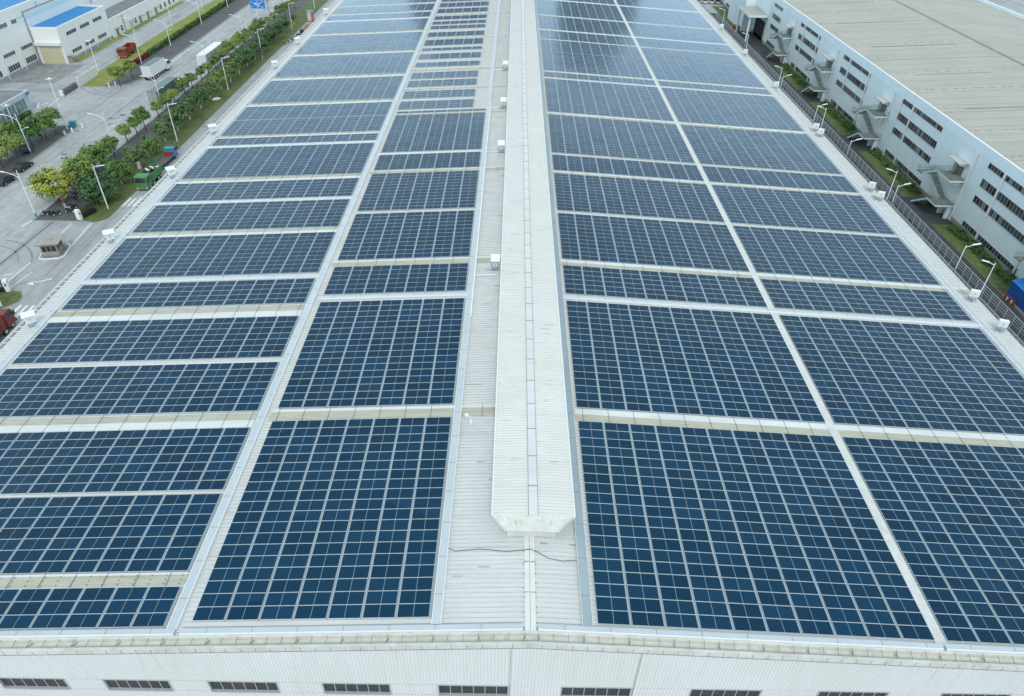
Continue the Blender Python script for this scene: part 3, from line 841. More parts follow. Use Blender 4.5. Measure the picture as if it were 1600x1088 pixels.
# ------------------------------------------------------------------ right hand factory with fire stairs
rf = thing('factory_building', 'long pale blue factory with strip windows and outside stairs, right of the solar roof', 'factory', (0, 0, 0))
FX = 84.; YA, YB = 40., 330.
b = MB(); b.box(FX, FX + .3, YA, YB, 0, 13.5); b.box(FX + .3, 151, YA, YA + .3, 0, 14.9); b.box(150.7, 151, YA + .3, YB, 0, 14.9); b.box(FX + .3, 150.7, YB - .3, YB, 0, 14.9)
b.build('wall', 'bwall', rf)
b = MB(); b.prism([(0, 0), (1, 0)], 0, 0) if 0 else None
b.face([(FX - .12, YA, 13.45), (FX - .12, YB, 13.45), (FX - .12, YB, 15.3), (FX - .12, YA, 15.3)]); b.face([(FX - .12, YA, 13.45), (FX - .12, YB, 13.45), (FX + .2, YB, 13.45), (FX + .2, YA, 13.45)])
b.box(FX - .12, FX + .35, YA, YB, 15.3, 15.42, 1)
b.build('fascia', ['bwall', 'white'], rf)
b = MB()
XR = 117.4; zrid = 16.9
ribs(b, YA, YB, .9, .04, lambda y, h: ((FX + .35, y, 15.1 + h), (XR, y, zrid + h)))
ribs(b, YA, YB, .9, .04, lambda y, h: ((XR, y, zrid + h), (151, y, 15.0 + h)))
zz = lambda x: (15.1 + (zrid - 15.1) * (x - FX) / (XR - FX)) if x < XR else (zrid - (zrid - 15.0) * (x - XR) / (151 - XR))
y = YA + 3
while y < YB - 3:
    for xa, xb in ((FX + .5, XR - .4), (XR + .4, 150.5)):
        b.face([(xa, y, zz(xa) + .045), (xb, y, zz(xb) + .045), (xb, y + .07, zz(xb) + .045), (xa, y + .07, zz(xa) + .045)], 2)
        if int(y * 10) % 3 == 0:
            x = xa
            while x < xb - 2:
                b.face([(x, y + 2, zz(x) + .046), (x + .8, y + 2, zz(x + .8) + .046), (x + .8, y + 2.22, zz(x + .8) + .046), (x, y + 2.22, zz(x) + .046)], 2); x += random.uniform(1.2, 3)
    y += 4.1
r_ = b.build('roof', ['broof', 'broof', 'seamline'], rf)
b = MB()
y = YA
while y < YB:
    b.box(XR - .35, XR + .35, y + .5, min(y + 28, YB), zrid + .03, zrid + .16, 0); y += 28.6
b.build('ridge_cap', 'seamline', r_)
b = MB(); b.box(150.7, 151.3, YA, YB, 14.9, 15.9); b.build('parapet', 'bwall', rf)
b = MB()
for y in (72, 100, 121, 143, 166, 190, 215, 240):
    w = .22
    zz = lambda x: 15.1 + (zrid - 15.1) * (x - FX) / (XR - FX)
    xa, xb = FX + 6, XR - 5 - (y % 7)
    b.face([(xa, y, zz(xa) + .05), (xb, y, zz(xb) + .05), (xb, y + w, zz(xb) + .05), (xa, y + w, zz(xa) + .05)])
b.build('roof_seam', 'greyb', r_)
b = MB(); b.box(FX - .1, FX, YA, YB, 0, .85); b.build('plinth', 'plinth', rf)
def fwindow(y0, y1, z0, z1):
    n = max(2, round((y1 - y0) / .95))
    b = MB()
    for i in range(n):
        ya, yb_ = y0 + (y1 - y0) * i / n, y0 + (y1 - y0) * (i + 1) / n
        b.face([(FX - .03, ya, z0), (FX - .03, yb_, z0), (FX - .03, yb_, z1), (FX - .03, ya, z1)], random.choice((0, 0, 0, 0, 1, 1, 2)))
    w = b.build('window', ['glassg', 'glassd', 'glasst'], rf)
    b = MB()
    b.box(FX - .07, FX - .005, y0 - .06, y1 + .06, z1, z1 + .07); b.box(FX - .12, FX - .005, y0 - .06, y1 + .06, z0 - .08, z0)
    for i in range(n + 1):
        yy = y0 + (y1 - y0) * i / n
        b.box(FX - .065, FX - .035, yy - .035, yy + .035, z0, z1)
    b.build('frame', 'mull', w)
bays = [(67.4, 85.3), (102.4, 120.3), (137.8, 155.5), (173.6, 190.8), (208.6, 225.6), (243.8, 252.4), (293, 311)]
for y0, y1 in bays:
    for z0, z1 in ((12.45, 13.35), (9.0, 10.35), (5.9, 7.1), (.95, 1.9)): fwindow(y0, y1, z0, z1)
for y in (67.5, 79.8, 102.8, 115, 124.2, 150.3, 155.7, 159.7, 174, 186, 194.6, 209.8, 221.5, 229.5, 254.4):
    b = MB(); b.tube([(FX - .16, y, 0), (FX - .22, y, 13.5)], .19, 8); b.build('downpipe', 'white', rf)
def stairs(yb):
    """switchback outside stair; yb is the near end of the top landing"""
    X0, X1 = 80.9, 84.0
    b = MB()
    b.box(X0, X1, yb, yb + 5.0, 7.72, 8.0, 1); b.box(X0 - .06, X1, yb - .06, yb, 7.7, 8.04); b.box(X0 - .06, X0, yb, yb + 5, 7.7, 8.04)
    def flight(xa, xb, ya, za, yb_, zb):
        n = 11
        for i in range(n):
            t = (i + .5) / n; yy = ya + (yb_ - ya) * t; zz = za + (zb - za) * t; d = abs(yb_ - ya) / n * .52
            b.box(xa + .05, xb - .05, yy - d, yy + d, zz - .05, zz, 1)
        for xx in (xa, xb): b.beam((xx, ya, za - .1), (xx, yb_, zb - .1), .06, .36)
    flight(80.7, 82.0, yb + 5.0, 8.0, yb + 9.2, 5.7)
    b.box(80.5, 83.9, yb + 9.2, yb + 10.9, 5.5, 5.7, 1); b.box(80.44, 83.9, yb + 10.9, yb + 10.96, 5.35, 5.78)
    flight(82.3, 83.6, yb + 9.2, 5.7, yb + 3.3, 3.0)
    b.box(80.0, 83.9, yb - .1, yb + 3.3, 2.8, 3.0, 1); b.box(79.94, 83.9, yb - .16, yb - .1, 2.75, 3.04); b.box(79.94, 80.0, yb - .1, yb + 3.3, 2.75, 3.04)
    flight(79.95, 81.25, yb + 3.3, 3.0, yb + 8.2, .0)
    for q in ((82.9, yb + .4), (82.9, yb + 2.8)): b.box(q[0], 84, q[1], q[1] + .5, 0, 2.8, 2)
    b.box(82.6, 84, yb + 1.0, yb + 1.5, 6.6, 7.72, 2)
    st = b.build('staircase', ['mint', 'stairc', 'bwall'], rf)
    b = MB()
    def rail(p0, p1, n):
        p0, p1 = Vector(p0), Vector(p1)
        for h in (.4, .7, 1.05): b.beam(p0 + Vector((0, 0, h)), p1 + Vector((0, 0, h)), .05, .05)
        for i in range(n + 1):
            q = p0.lerp(p1, i / n); b.beam(q, q + Vector((0, 0, 1.05)), .03, .03)
    rail((80.9, yb, 8), (83.9, yb, 8), 5); rail((80.9, yb, 8), (80.9, yb + 5, 8), 8); rail((80.7, yb + 5, 8), (80.7, yb + 9.2, 5.7), 7); rail((82, yb + 5, 8), (82, yb + 9.2, 5.7), 7)
    rail((80.5, yb + 9.2, 5.7), (80.5, yb + 10.9, 5.7), 3); rail((80.5, yb + 10.9, 5.7), (83.9, yb + 10.9, 5.7), 5)
    rail((82.3, yb + 9.2, 5.7), (82.3, yb + 3.3, 3), 8); rail((80, yb, 3), (83.9, yb, 3), 5); rail((80, yb, 3), (80, yb + 3.3, 3), 4); rail((79.95, yb + 3.3, 3), (79.95, yb + 8.2, 0), 7)
    rail((82.2, yb + 5, 8), (83.9, yb + 5, 8), 3)
    b.build('handrail', 'railpaint', st)
    b = MB(); b.box(82.1, 84, yb + 1.2, yb + 5.4, 10.7, 10.85); b.beam((82.1, yb + 1.2, 10.7), (84, yb + 1.2, 10.3), .05, .2); b.beam((82.1, yb + 5.4, 10.7), (84, yb + 5.4, 10.3), .05, .2)
    b.build('canopy', 'canopy', st)
    b = MB(); b.box(83.9, 83.99, yb + 2.2, yb + 4.4, 8.0, 10.3); b.box(83.2, 83.98, yb + 4.45, yb + 4.52, 8.0, 10.2, 1); b.build('door', ['greyb', 'silver'], st)
for yb in (124.3, 159.3, 194.3, 229.3, 89.3): stairs(yb)
b = MB()
b.box(77.4, 84, 256.3, 270.8, 8.2, 8.5); b.box(77.3, 77.4, 256.2, 270.9, 7.9, 8.7, 1); b.box(77.4, 84, 256.2, 256.3, 7.9, 8.7, 1)
for x, y in ((78, 257), (78, 270)): b.box(x, x + .5, y, y + .5, 0, 8.2, 1)
b.box(83.9, 83.99, 258, 269, 0, 6, 2)
b.build('porch', ['broof', 'bwall', 'dark'], rf)
b = MB(); b.box(80.2, 83.99, 271.5, 292, 0, 12.6); b.build('stair_tower', 'bwall', rf)

# ------------------------------------------------------------------ far right building beyond the big roof
t = thing('workshop_building', 'small white building with square windows beyond the grey roof', 'building')
b = MB(); b.box(168, 200, 214, 250, 0, 14); b.build('wall', 'bwall', t)
b = MB(); b.box(167.6, 200.4, 213.6, 250.4, 14.01, 14.4); b.build('roof', 'white', t)
for i, (xx) in enumerate((169.5, 172.5, 175.5, 178.5, 181.5)):
    b = MB(); b.box(xx, xx + 1.1, 213.9, 213.99, 10.6, 12.6); b.build('window', 'glassg', t)

# ------------------------------------------------------------------ left hand factory, annex, low buildings
lf = thing('factory_building', 'white factory with blue sheet roof and barred windows at the far left', 'factory')
LX = -141.7
b = MB(); b.box(LX - 40, LX, 150, 330, 0, 15.2); b.build('wall', 'fwall', lf)
b = MB(); b.box(LX - 40, LX + .06, 149.9, 330, 15.21, 16.0); b.build('parapet', 'fwall', lf)
b = MB()
b.face([(LX - .6, 150, 16.06), (LX - .6, 330, 16.06), (LX - 20, 330, 18.5), (LX - 20, 150, 18.5)]); b.face([(LX - 40, 150, 16.06), (LX - 40, 330, 16.06), (LX - 20, 330, 18.5), (LX - 20, 150, 18.5)])
b.build('roof', 'blueroof', lf)
def lwin(y0, y1, z0, z1, nb=5, X=LX, par=lf):
    b = MB(); b.face([(X + .03, y0, z0), (X + .03, y1, z0), (X + .03, y1, z1), (X + .03, y0, z1)])
    w = b.build('window', 'glassg', par)
    b = MB()
    for i in range(nb + 1):
        yy = y0 + (y1 - y0) * i / nb; b.box(X + .035, X + .07, yy - .035, yy + .035, z0, z1)
    b.box(X + .005, X + .12, y0 - .1, y1 + .1, z0 - .15, z0)
    b.build('frame', 'fwall', w)
for k in range(-5, 2):
    yb = 199.6 + k * 8.6
    lwin(yb, yb + 5.4, 1.5, 3.0); lwin(yb, yb + 5.4, 5.2, 6.1); lwin(yb, yb + 6.5, 12.1, 13.1, 8)
b = MB(); b.box(LX, LX + .05, 210.6, 330, 12.0, 13.0); b.build('clerestory', 'mint', lf)
for k in range(-5, 2):
    b = MB(); b.box(LX, LX + .14, 198.4 + k * 8.6, 198.75 + k * 8.6, 0, 14.8); b.build('pilaster', 'white', lf)
b = MB(); b.tube([(LX + .2, 214.3, 0), (LX + .2, 214.3, 14)], .12); b.tube([(LX + .2, 214.3, 14), (LX + .2, 300, 14)], .14); b.tube([(LX + .2, 251.3, 9.0), (LX + .2, 251.3, 14)], .12)
for y in (222, 231, 240): b.tube([(LX + .2, y, 14), (LX + .2, y, 15.2)], .08)
b.build('drainpipe', 'khaki', lf)
b = MB(); b.box(LX, LX + .1, 150, 214, 0, 1.2); b.build('plinth', 'kerb', lf)

an = thing('annex_building', 'white annex with a flat blue roof and a big cream roller gate', 'building')
AX = -133.6
b = MB(); b.box(LX, AX, 214.6, 243.6, 0, 9.2)
b.build('wall', 'fwall', an)
b = MB()
b.box(AX - .35, AX + .08, 214.5, 243.7, 9.21, 10.0); b.box(LX, AX - .35, 214.5, 214.9, 9.21, 10.0); b.box(LX, AX - .35, 243.3, 243.7, 9.21, 10.0)
b.build('parapet', 'fwall', an)
b = MB(); b.face([(LX, 214.9, 9.7), (AX - .35, 214.9, 9.45), (AX - .35, 243.3, 9.45), (LX, 243.3, 9.7)]); b.build('roof', 'blueroof', an)
b = MB(); b.box(-140.4, -134.2, 214.45, 214.59, 0, 5.05); b.build('gate', 'gate', an)
b = MB(); b.box(-141.3, -133.7, 213.7, 214.59, 5.15, 5.95); b.box(-140.7, -140.45, 214.3, 214.59, 0, 5.1); b.box(-134.15, -133.9, 214.3, 214.59, 0, 5.1); b.build('gate_hood', 'white', an)
for y0 in (218.5, 226.5, 234.5):
    lwin(y0, y0 + 5.6, 6.85, 7.8, 4, AX, an); lwin(y0, y0 + 5.5, 1.9, 2.85, 4, AX, an)
for y in (217.2, 225, 233, 241.5):
    b = MB(); b.box(AX, AX + .12, y, y + .3, 0, 9.2); b.build('pilaster', 'white', an)
b = MB(); b.box(AX, AX + .08, 217.2, 243.6, 0, 1.0); b.build('plinth', 'kerb', an)
b = MB(); b.box(AX + .12, AX + 1.0, 215.4, 216.3, 0, 1.9); b.box(AX, AX + 1.6, 215, 216.8, 1.95, 2.05); b.build('canopy', 'booth', an)

lo_ = thing('low_building', 'long low cream workshop with grey flat roof and little door canopies', 'building')
b = MB(); b.box(LX + .02, -133.5, 243.75, 300, 0, 5.4); b.build('wall', 'fwall', lo_)
b = MB(); b.box(LX + .03, -133.9, 244.2, 299.5, 5.41, 5.5); b.build('roof', 'groof', lo_)
b = MB(); b.box(-133.9, -133.4, 243.8, 300, 5.41, 5.75); b.build('parapet', 'fwall', lo_)
for y in (246.6, 257.2, 264.2, 270.5, 277.5):
    b = MB(); b.box(-133.49, -133.4, y, y + 1.1, 0, 2.1); d = b.build('door', 'greyb', lo_)
    b = MB(); b.box(-133.49, -131.9, y - .5, y + 1.8, 2.4, 2.52); b.build('canopy', 'booth', d)
for y in (250, 260.5, 282, 286, 290, 294):
    b = MB(); b.box(-133.49, -133.43, y, y + 1.2, .9, 2.5); b.build('window', 'glassg', lo_)
b = MB(); b.tube([(-133.3, 252.6, 0), (-133.3, 252.6, 5.4)], .12); b.build('drainpipe', 'khaki', lo_)

gh = thing('gatehouse', 'low grey green gatehouse with tall glazed front and flat roof, behind the street trees', 'building')
b = MB(); b.box(-131, -122.6, 140, 175.6, 0, 4.3); b.build('wall', 'greywall', gh)
b = MB(); b.box(-131.2, -122.3, 139.8, 176, 3.6, 4.6); b.build('parapet', 'greywall', gh)
b = MB(); b.box(-130.6, -122.9, 140.3, 175.4, 4.605, 4.65); b.box(-128, -126.6, 165, 166.4, 4.65, 5.3, 1); b.build('roof', ['groof', 'white'], gh)
for y in (142, 146.6, 151.2, 155.8, 160.4, 165, 169.6):
    b = MB(); b.box(-122.59, -122.55, y, y + 3.9, .9, 3.3); w = b.build('window', 'glasst', gh)
    b = MB(); b.box(-122.55, -122.5, y + 1.25, y + 1.32, .9, 3.3); b.box(-122.55, -122.5, y + 2.6, y + 2.67, .9, 3.3); b.build('frame', 'white', w)
b = MB(); b.box(-122.29, -122.2, 174.2, 175.7, 3.7, 4.4); b.build('sign', 'blue', gh)

# gate, hoarding, hedge
b = MB(); b.box(-120.1, -119.9, 193.4, 204.4, 0, 2.5)
for y in (194, 199, 204): b.box(-120.3, -120.12, y, y + .12, 0, 2.5)
tag(b.build('hoarding', 'white'), 'plain white hoarding wall at the factory yard entrance', 'hoarding')
def folding_gate(label, loc, L, rz, h=1.5):
    t = thing('retractable_gate', label, 'gate', loc, rz, 'retractable yard gates')
    b = MB(); n = int(L / .3)
    for i in range(n):
        y = i * .3
        for x in (-.35, .35):
            b.beam((x, y, .08), (x, y + .28, h), .05, .05); b.beam((x, y + .28, .08), (x, y, h), .05, .05)
        b.beam((-.35, y + .14, h), (.35, y + .14, h), .1, .06); b.beam((-.35, y + .14, .5), (.35, y + .14, .5), .22, .5)
    b.build('lattice', 'coal' if h > 1.4 and L < 5 else 'greyb', t)
    b = MB(); b.box(-.45, .45, -.7, -.05, .05, h + .1); b.box(-.46, .46, -.5, -.2, h * .55, h * .8, 1); b.build('gate_head', ['white', 'red'], t, bevel=.04)
    return t
folding_gate('long dark retractable gate half closed beside the white hoarding', (-120.4, 185.9, 0), 7.4, 0, 1.4)
folding_gate('folded black retractable gate with white head between the lawn and the guard booth', (-81.6, 117.3, .1), 3.3, rad(-20), 1.9)
folding_gate('folded black retractable gate with white head at the left picture edge', (-81.3, 92.6, .1), 3.3, rad(110), 1.9)

# ------------------------------------------------------------------ foliage
def crown_mesh(name, m, R, n_cl, n_leaf, size, flat=.8, seed=1, lump=.36):
    rng = np.random.default_rng(seed)
    pts = []
    while len(pts) < n_cl:
        p = rng.uniform(-1, 1, 3)
        d = np.linalg.norm(p)
        if d > 1 or (d < .45 and rng.random() < .7): continue
        if p[2] < -.55: continue
        pts.append(p * np.array([R, R, R * flat]))
    V, F, T = [], [], []
    for c in pts:
        c = c * rng.uniform(.82, 1.1)
        tone = rng.uniform(0, 1) * .65
        cr_ = R * lump * rng.uniform(.5, 1)
        for _ in range(n_leaf):
            o = rng.normal(0, .45, 3); o[2] *= .7
            p = c + o * cr_
            nrm = o * .6 + c / R * .8 + rng.normal(0, .45, 3) + np.array([0, 0, .55])
            nrm /= np.linalg.norm(nrm) + 1e-9
            a = np.cross(nrm, rng.normal(0, 1, 3)); a /= np.linalg.norm(a) + 1e-9
            b = np.cross(nrm, a)
            s = size * rng.uniform(.6, 1.25)
            n = len(V)
            V += [p - a * s, p - b * s * .6, p + a * s, p + b * s * .6]
            F.append((n, n + 1, n + 2, n + 3)); T.append(min(1, max(0, tone + rng.uniform(0, .35))))
    me = bpy.data.meshes.new(name)
    me.from_pydata([tuple(v) for v in V], [], F)
    me.materials.append(m)
    at = me.attributes.new('tone', 'FLOAT', 'FACE')
    at.data.foreach_set('value', np.array(T, 'f'))
    me.update()
    return me
CR = {}
for k, cl, lf_n, sz in (('light', 60, 34, .16), ('mid', 76, 36, .15), ('dark', 80, 38, .145), ('yellow', 84, 40, .13)):
    CR[k] = [crown_mesh('crown', LEAF[k], 1.0, cl, lf_n, sz * .62, .8 if k != 'dark' else .72, 10 + i + len(k) * 7) for i in range(2)]
BU = [crown_mesh('foliage', LEAF['bush'], 1.0, 26, 30, .12, .75, 71 + i) for i in range(2)]
TR = {}
def trunk_mesh(lime):
    b = MB()
    pts = [(0, 0, -.1), (.03, 0, 1.0)]
    if lime:
        b.tube(pts, .15, 8, 1, .12); b.tube([(.03, 0, 1.0), (.0, .03, 2.0), (.04, 0, 3.0)], .12, 8, 0, .06)
    else:
        b.tube(pts + [(.0, .03, 2.0), (.04, 0, 3.0)], .14, 8, 0, .06)
    for i in range(6):
        t = i * 1.05
        b.tube([(0.02, 0, 1.7 + .15 * i), (.45 * math.cos(t), .45 * math.sin(t), 2.3 + .15 * i), (.85 * math.cos(t), .85 * math.sin(t), 2.75 + .12 * i)], .05, 6, 0, .02)
    o = b.build('trunk', ['bark', 'lime'])
    me = o.data; bpy.data.objects.remove(o)
    return me
TRM = [trunk_mesh(False), trunk_mesh(True)]
def tree(label, x, y, h, R, kind, lime, group, i):
    t = thing('street_tree', label, 'tree', (x, y, .12), random.uniform(0, 6.28), group)
    k = bpy.data.objects.new('trunk', TRM[lime]); col.objects.link(k); k.parent = t
    k.scale = (1, 1, max(.5, h / 3.0))
    c = bpy.data.objects.new('crown', CR[kind][i % 2]); col.objects.link(c); c.parent = t
    c.location = (0, 0, h); c.scale = (R, R, R * random.uniform(.9, 1.1))
    return t
ST = [(-89.3, 124.1, 3.8, 3.7, 'yellow'), (-88.4, 131.1, 3.5, 3.3, 'mid'), (-88.6, 138.2, 3.4, 2.9, 'mid'), (-88.7, 143.2, 3.2, 2.3, 'mid'), (-89, 146.9, 3.1, 1.6, 'mid'), (-89.3, 154.1, 3.1, 1.65, 'light'),
      (-88.8, 158.3, 3.5, 1.6, 'light'), (-88.8, 162.6, 3.7, 2.0, 'mid'), (-89.0, 170.8, 2.9, 1.5, 'light'), (-88.9, 176.0, 3, 1.65, 'mid'), (-88.8, 180.8, 3, 1.55, 'light'), (-89, 188.0, 3.2, 1.8, 'light'),
      (-89, 193.4, 3, 1.8, 'light'), (-88.6, 199.5, 2.9, 1.3, 'light'), (-88.6, 205, 2.8, 1.3, 'light'), (-88.6, 210.6, 2.9, 1.4, 'light'), (-88.4, 217, 3.5, 1.9, 'light'), (-88.3, 222.5, 3.6, 2.0, 'light'),
      (-88.2, 228, 3.5, 2.1, 'light'), (-88, 233, 3.5, 2.2, 'light'), (-88, 240, 3.3, 1.9, 'light'), (-87.8, 246, 3.2, 1.7, 'light'), (-87.8, 251, 3.5, 2.0, 'mid'), (-87.6, 256, 3.2, 1.4, 'light'),
      (-87.4, 261, 3, 1.2, 'light'), (-86.8, 266, 3, 1.3, 'light'), (-86.6, 273, 3.6, 2.0, 'light'), (-86.4, 279, 3.4, 1.6, 'light'), (-86.2, 285, 3.2, 1.4, 'light'), (-86, 291, 3.2, 1.5, 'light')]
for i, (x, y, h, R, k) in enumerate(ST):
    w = dict(yellow='big round yellow green', mid='dense mid green', light='light green')[k]
    lab = f'{w} street tree in the kerb row, {ORD[i]} from the front'
    tree(lab, x, y, h, R, k, 0, 'street trees along the kerb', i)
GT = [(-81.4, 124.8, 2.5, 3.3), (-81.0, 132.5, 3.0, 2.5), (-81.2, 141.1, 2.8, 2.3), (-81.1, 148.2, 2.4, 2.2), (-81.4, 155.7, 3.1, 2.2), (-81.3, 163.0, 3.1, 2.6), (-81.2, 170.4, 3.2, 2.5), (-81.3, 178.4, 3, 2.5),
      (-81.5, 185.9, 3, 2.6), (-81.3, 193.9, 3.2, 2.6), (-80.9, 200.2, 3.5, 2.7), (-80.9, 208.0, 3.6, 2.8), (-80.9, 215.5, 3.2, 2.7), (-80.8, 223, 3, 2.7), (-80.8, 230.5, 3, 2.6), (-80.9, 238.5, 3, 2.7), (-80.9, 246.5, 3, 2.7), (-80.9, 255, 2.9, 2.6), (-80.2, 267, 2.4, 1.2)]
for i, (x, y, h, R) in enumerate(GT):
    tree(f'dark green tree with whitewashed trunk foot on the lawn strip, {ORD[i]} from the front', x, y, h, R, 'dark' if i not in (1, 3, 9) else 'mid', 1, 'dark trees on the lawn strip', i)
FT = [(-108.4, 155.4, 3.9, 2.7, 'mid'), (-109.0, 150.7, 4.0, 2.5, 'mid'), (-109.0, 144.9, 3.6, 2.4, 'light'), (-109.2, 139.6, 3.3, 2.2, 'light'), (-108.8, 160.4, 4, 2.1, 'mid'), (-113.5, 150.5, 3.8, 2.4, 'mid'), (-109.3, 133.6, 3.5, 2.4, 'light')]
for i, (x, y, h, R, k) in enumerate(FT):
    tree(f'round {"light" if k == "light" else "mid"} green tree on the pavement before the gatehouse, ' + ('third from the yard corner', 'fourth from the yard corner', 'largest one over the dark car', 'partly cut by the picture edge', 'nearest the yard corner', 'set back by the glass front', 'last in the row')[i], x, y, h, R, k, 0, 'trees before the gatehouse', i)
tree('pale green twin tree behind the white box truck, left one', -109.2, 194.6, 3.7, 2.1, 'light', 0, 'twin trees at the yard corner', 0)
tree('pale green twin tree behind the white box truck, right one', -108.6, 201.0, 3.4, 1.9, 'light', 0, 'twin trees at the yard corner', 1)
tree('small round tree beside the parked white cars', 81.6, 317, 2.6, 2.0, 'mid', 0, None, 0)
def bush(label, x, y, r, i, name='shrub'):
    t = thing(name, label, 'shrub', (x, y, .1), random.uniform(0, 6), 'dark shrubs along the pale blue factory wall')
    c = bpy.data.objects.new('foliage', BU[i % 2]); col.objects.link(c); c.parent = t; c.location = (0, 0, r * .55); c.scale = (r, r * 1.25, r * .9)
    b = MB(); b.tube([(0, 0, 0), (0, 0, r * .6)], .05, 6); b.build('stem', 'bark', t)
bi = 0
for y0, y1, r in ((99, 121, .95), (135, 158, .95), (170, 192, .95), (206, 226, .9), (276, 290, .9)):
    y = y0
    seg = {99: 'by the blue shed', 135: 'past the nearest stairs', 170: 'past the second stairs', 206: 'past the third stairs', 276: 'beyond the porch'}[y0]
    j = 0
    while y < y1:
        rr_ = r * random.uniform(.75, 1.3)
        bush(f'dark green shrub at the factory wall foot {seg}, {ORD[j]} along the row', 82.9 - random.uniform(0, .7), y, rr_, bi); bi += 1; j += 1
        y += rr_ * 1.75
for j, y in enumerate((131, 166, 201)):
    bush(f'dark shrub under the lowest stair flight, {ORD[j]} stairs from the front', 82.6, y, 1.3, j)
# clipped hedge behind the far sidewalk
rng = np.random.default_rng(5)
def hedge(label, x, y0, y1, h, w, key):
    n = int((y1 - y0) * 60)
    V, F, T = [], [], []
    for _ in range(n):
        p = np.array([x + rng.uniform(-w, w), rng.uniform(y0, y1), rng.uniform(.15, h)])
        nr = rng.normal(0, 1, 3) + np.array([.5, 0, .8]); nr /= np.linalg.norm(nr)
        a = np.cross(nr, rng.normal(0, 1, 3)); a /= np.linalg.norm(a); b_ = np.cross(nr, a); s = rng.uniform(.16, .32)
        k = len(V); V += [p - a * s, p - b_ * s, p + a * s, p + b_ * s]; F.append((k, k + 1, k + 2, k + 3)); T.append(rng.uniform(0, 1))
    me = bpy.data.meshes.new('hedge'); me.from_pydata([tuple(v) for v in V], [], F); me.materials.append(key)
    at = me.attributes.new('tone', 'FLOAT', 'FACE'); at.data.foreach_set('value', np.array(T, 'f'))
    o = bpy.data.objects.new('hedge', me); col.objects.link(o); return tag(o, label, 'hedge')
hedge('long clipped dark green hedge between pavement and light lawn', -113.7, 224, 330, 1.75, .4, LEAF['bush'])
LEAF['redleaf'] = leafmat('leaf_red', (.09, .03, .02), (.22, .06, .04))
hedge('short reddish hedge end above the white box truck', -113.8, 213, 223.8, 1.4, .45, LEAF['redleaf'])
hedge('low dark hedge in front of the gatehouse glass', -121.3, 158, 172, 1.0, .5, LEAF['bush'])

# ------------------------------------------------------------------ street lamps
def lamp(label, x, y, h, kind, rz=0, z=.1):
    t = thing('street_lamp', label, 'street lamp', (x, y, z), rz, 'street lamps')
    b = MB(); b.tube([(0, 0, 0), (0, 0, h)], .13, 8, r1=.07)
    if kind == 'T':
        b.tube([(0, 0, h - .15), (1.5, .15, h + .15)], .05)
        b.build('pole', 'pole', t)
        b = MB(); b.beam((.9, .1, h + .05), (2.2, .22, h + .3), .3, .12); b.build('lamp_head', 'pole', t, bevel=.03)
    elif kind == 'V':
        b.tube([(0, 0, h - 1.6), (-.8, 0, h - .9), (-1.9, 0, h - .45), (-2.6, 0, h - .35)], .06); b.tube([(0, 0, h - 3.6), (.9, 0, h - 3.1), (1.3, 0, h - 3.0)], .045)
        b.build('pole', 'pole', t)
        b = MB(); b.beam((-2.3, 0, h - .37), (-3.3, 0, h - .25), .32, .13); b.build('lamp_head', 'pole', t, bevel=.03)
        b = MB(); b.beam((1.1, 0, h - 3.05), (1.8, 0, h - 2.9), .26, .11); b.build('lamp_head', 'pole', t, bevel=.03)
        b = MB(); b.tube([(0, 0, 0), (0, 0, .8)], .16, 8); b.build('base', 'blue', t)
    else:
        b.build('pole', 'pole', t)
        for a in (0, 2.1, 4.2):
            b = MB(); b.beam((.1 * math.cos(a), .1 * math.sin(a), h - .1), (.8 * math.cos(a), .8 * math.sin(a), h + .05), .35, .14); b.build('lamp_head', 'pole', t, bevel=.03)
for i, y in enumerate((121.6, 155.8, 192.9, 223.3, 258.8, 292)):
    lamp(f'white lamp post on the lawn strip by the driveway, {ORD[i]} from the front', -78.7 if i != 2 else -79.2, y, 8.5, 'T', rad(-8), .14)
for i, (x, y) in enumerate(((-90.2, 117.6), (-90.2, 149.6), (-90.4, 176.6), (-90.2, 209), (-90, 242), (-89.5, 276))):
    lamp(f'white two armed lamp post at the near kerb of the road, {ORD[i]} from the front', x, y, 9.2 if i == 0 else 8.6, 'V')
for i, (x, y, h) in enumerate(((-107.2, 146.8, 9.0), (-111.3, 213.5, 9.0), (-110.4, 233, 8.6), (-110.6, 260.8, 8.6), (-110.6, 288.3, 8.6))):
    lamp(f'white two armed lamp post on the far pavement, {ORD[i]} from the front', x, y, h, 'V')
lamp('white lamp post on the grass patch at the left picture edge', -79.6, 88.4, 8.5, 'T', rad(-8), .14)
lamp('tall thick white mast light beside the gatehouse trees', -107.2, 162.2, 11.6, 'M')
lamp('white mast light between the gatehouse trees at the left edge', -116.8, 158.5, 6.6, 'M')
for i, (x, y) in enumerate(((-121.2, 207.2), (-121.2, 233.8), (-120.9, 260.5), (-121, 290))):
    lamp(f'white lamp post along the factory yard, {ORD[i]} from the front', x, y, 8.4, 'T' if i else 'M', rad(180))
sg = thing('road_sign', 'blue overhead direction sign with white arrows on a tall pole', 'road sign', (-94.2, 271.4, 0))
b = MB(); b.tube([(0, 0, 0), (0, 0, 7)], .14); b.build('pole', 'pole', sg)
b = MB(); b.box(-1.9, 3.4, -.18, -.06, 4.2, 6.9); bo = b.build('board', 'sign', sg)
b = MB(); b.beam((-.1, -.19, 5.3), (.75, -.19, 5.5), .01, .3); b.beam((.75, -.19, 4.3), (.75, -.19, 6.6), .01, .24); b.beam((.75, -.19, 5.5), (2.0, -.19, 6.1), .01, .24); b.beam((.75, -.19, 5.4), (1.7, -.19, 5.0), .01, .24)
b.beam((.4, -.19, 6.0), (-.7, -.19, 5.7), .01, .26)
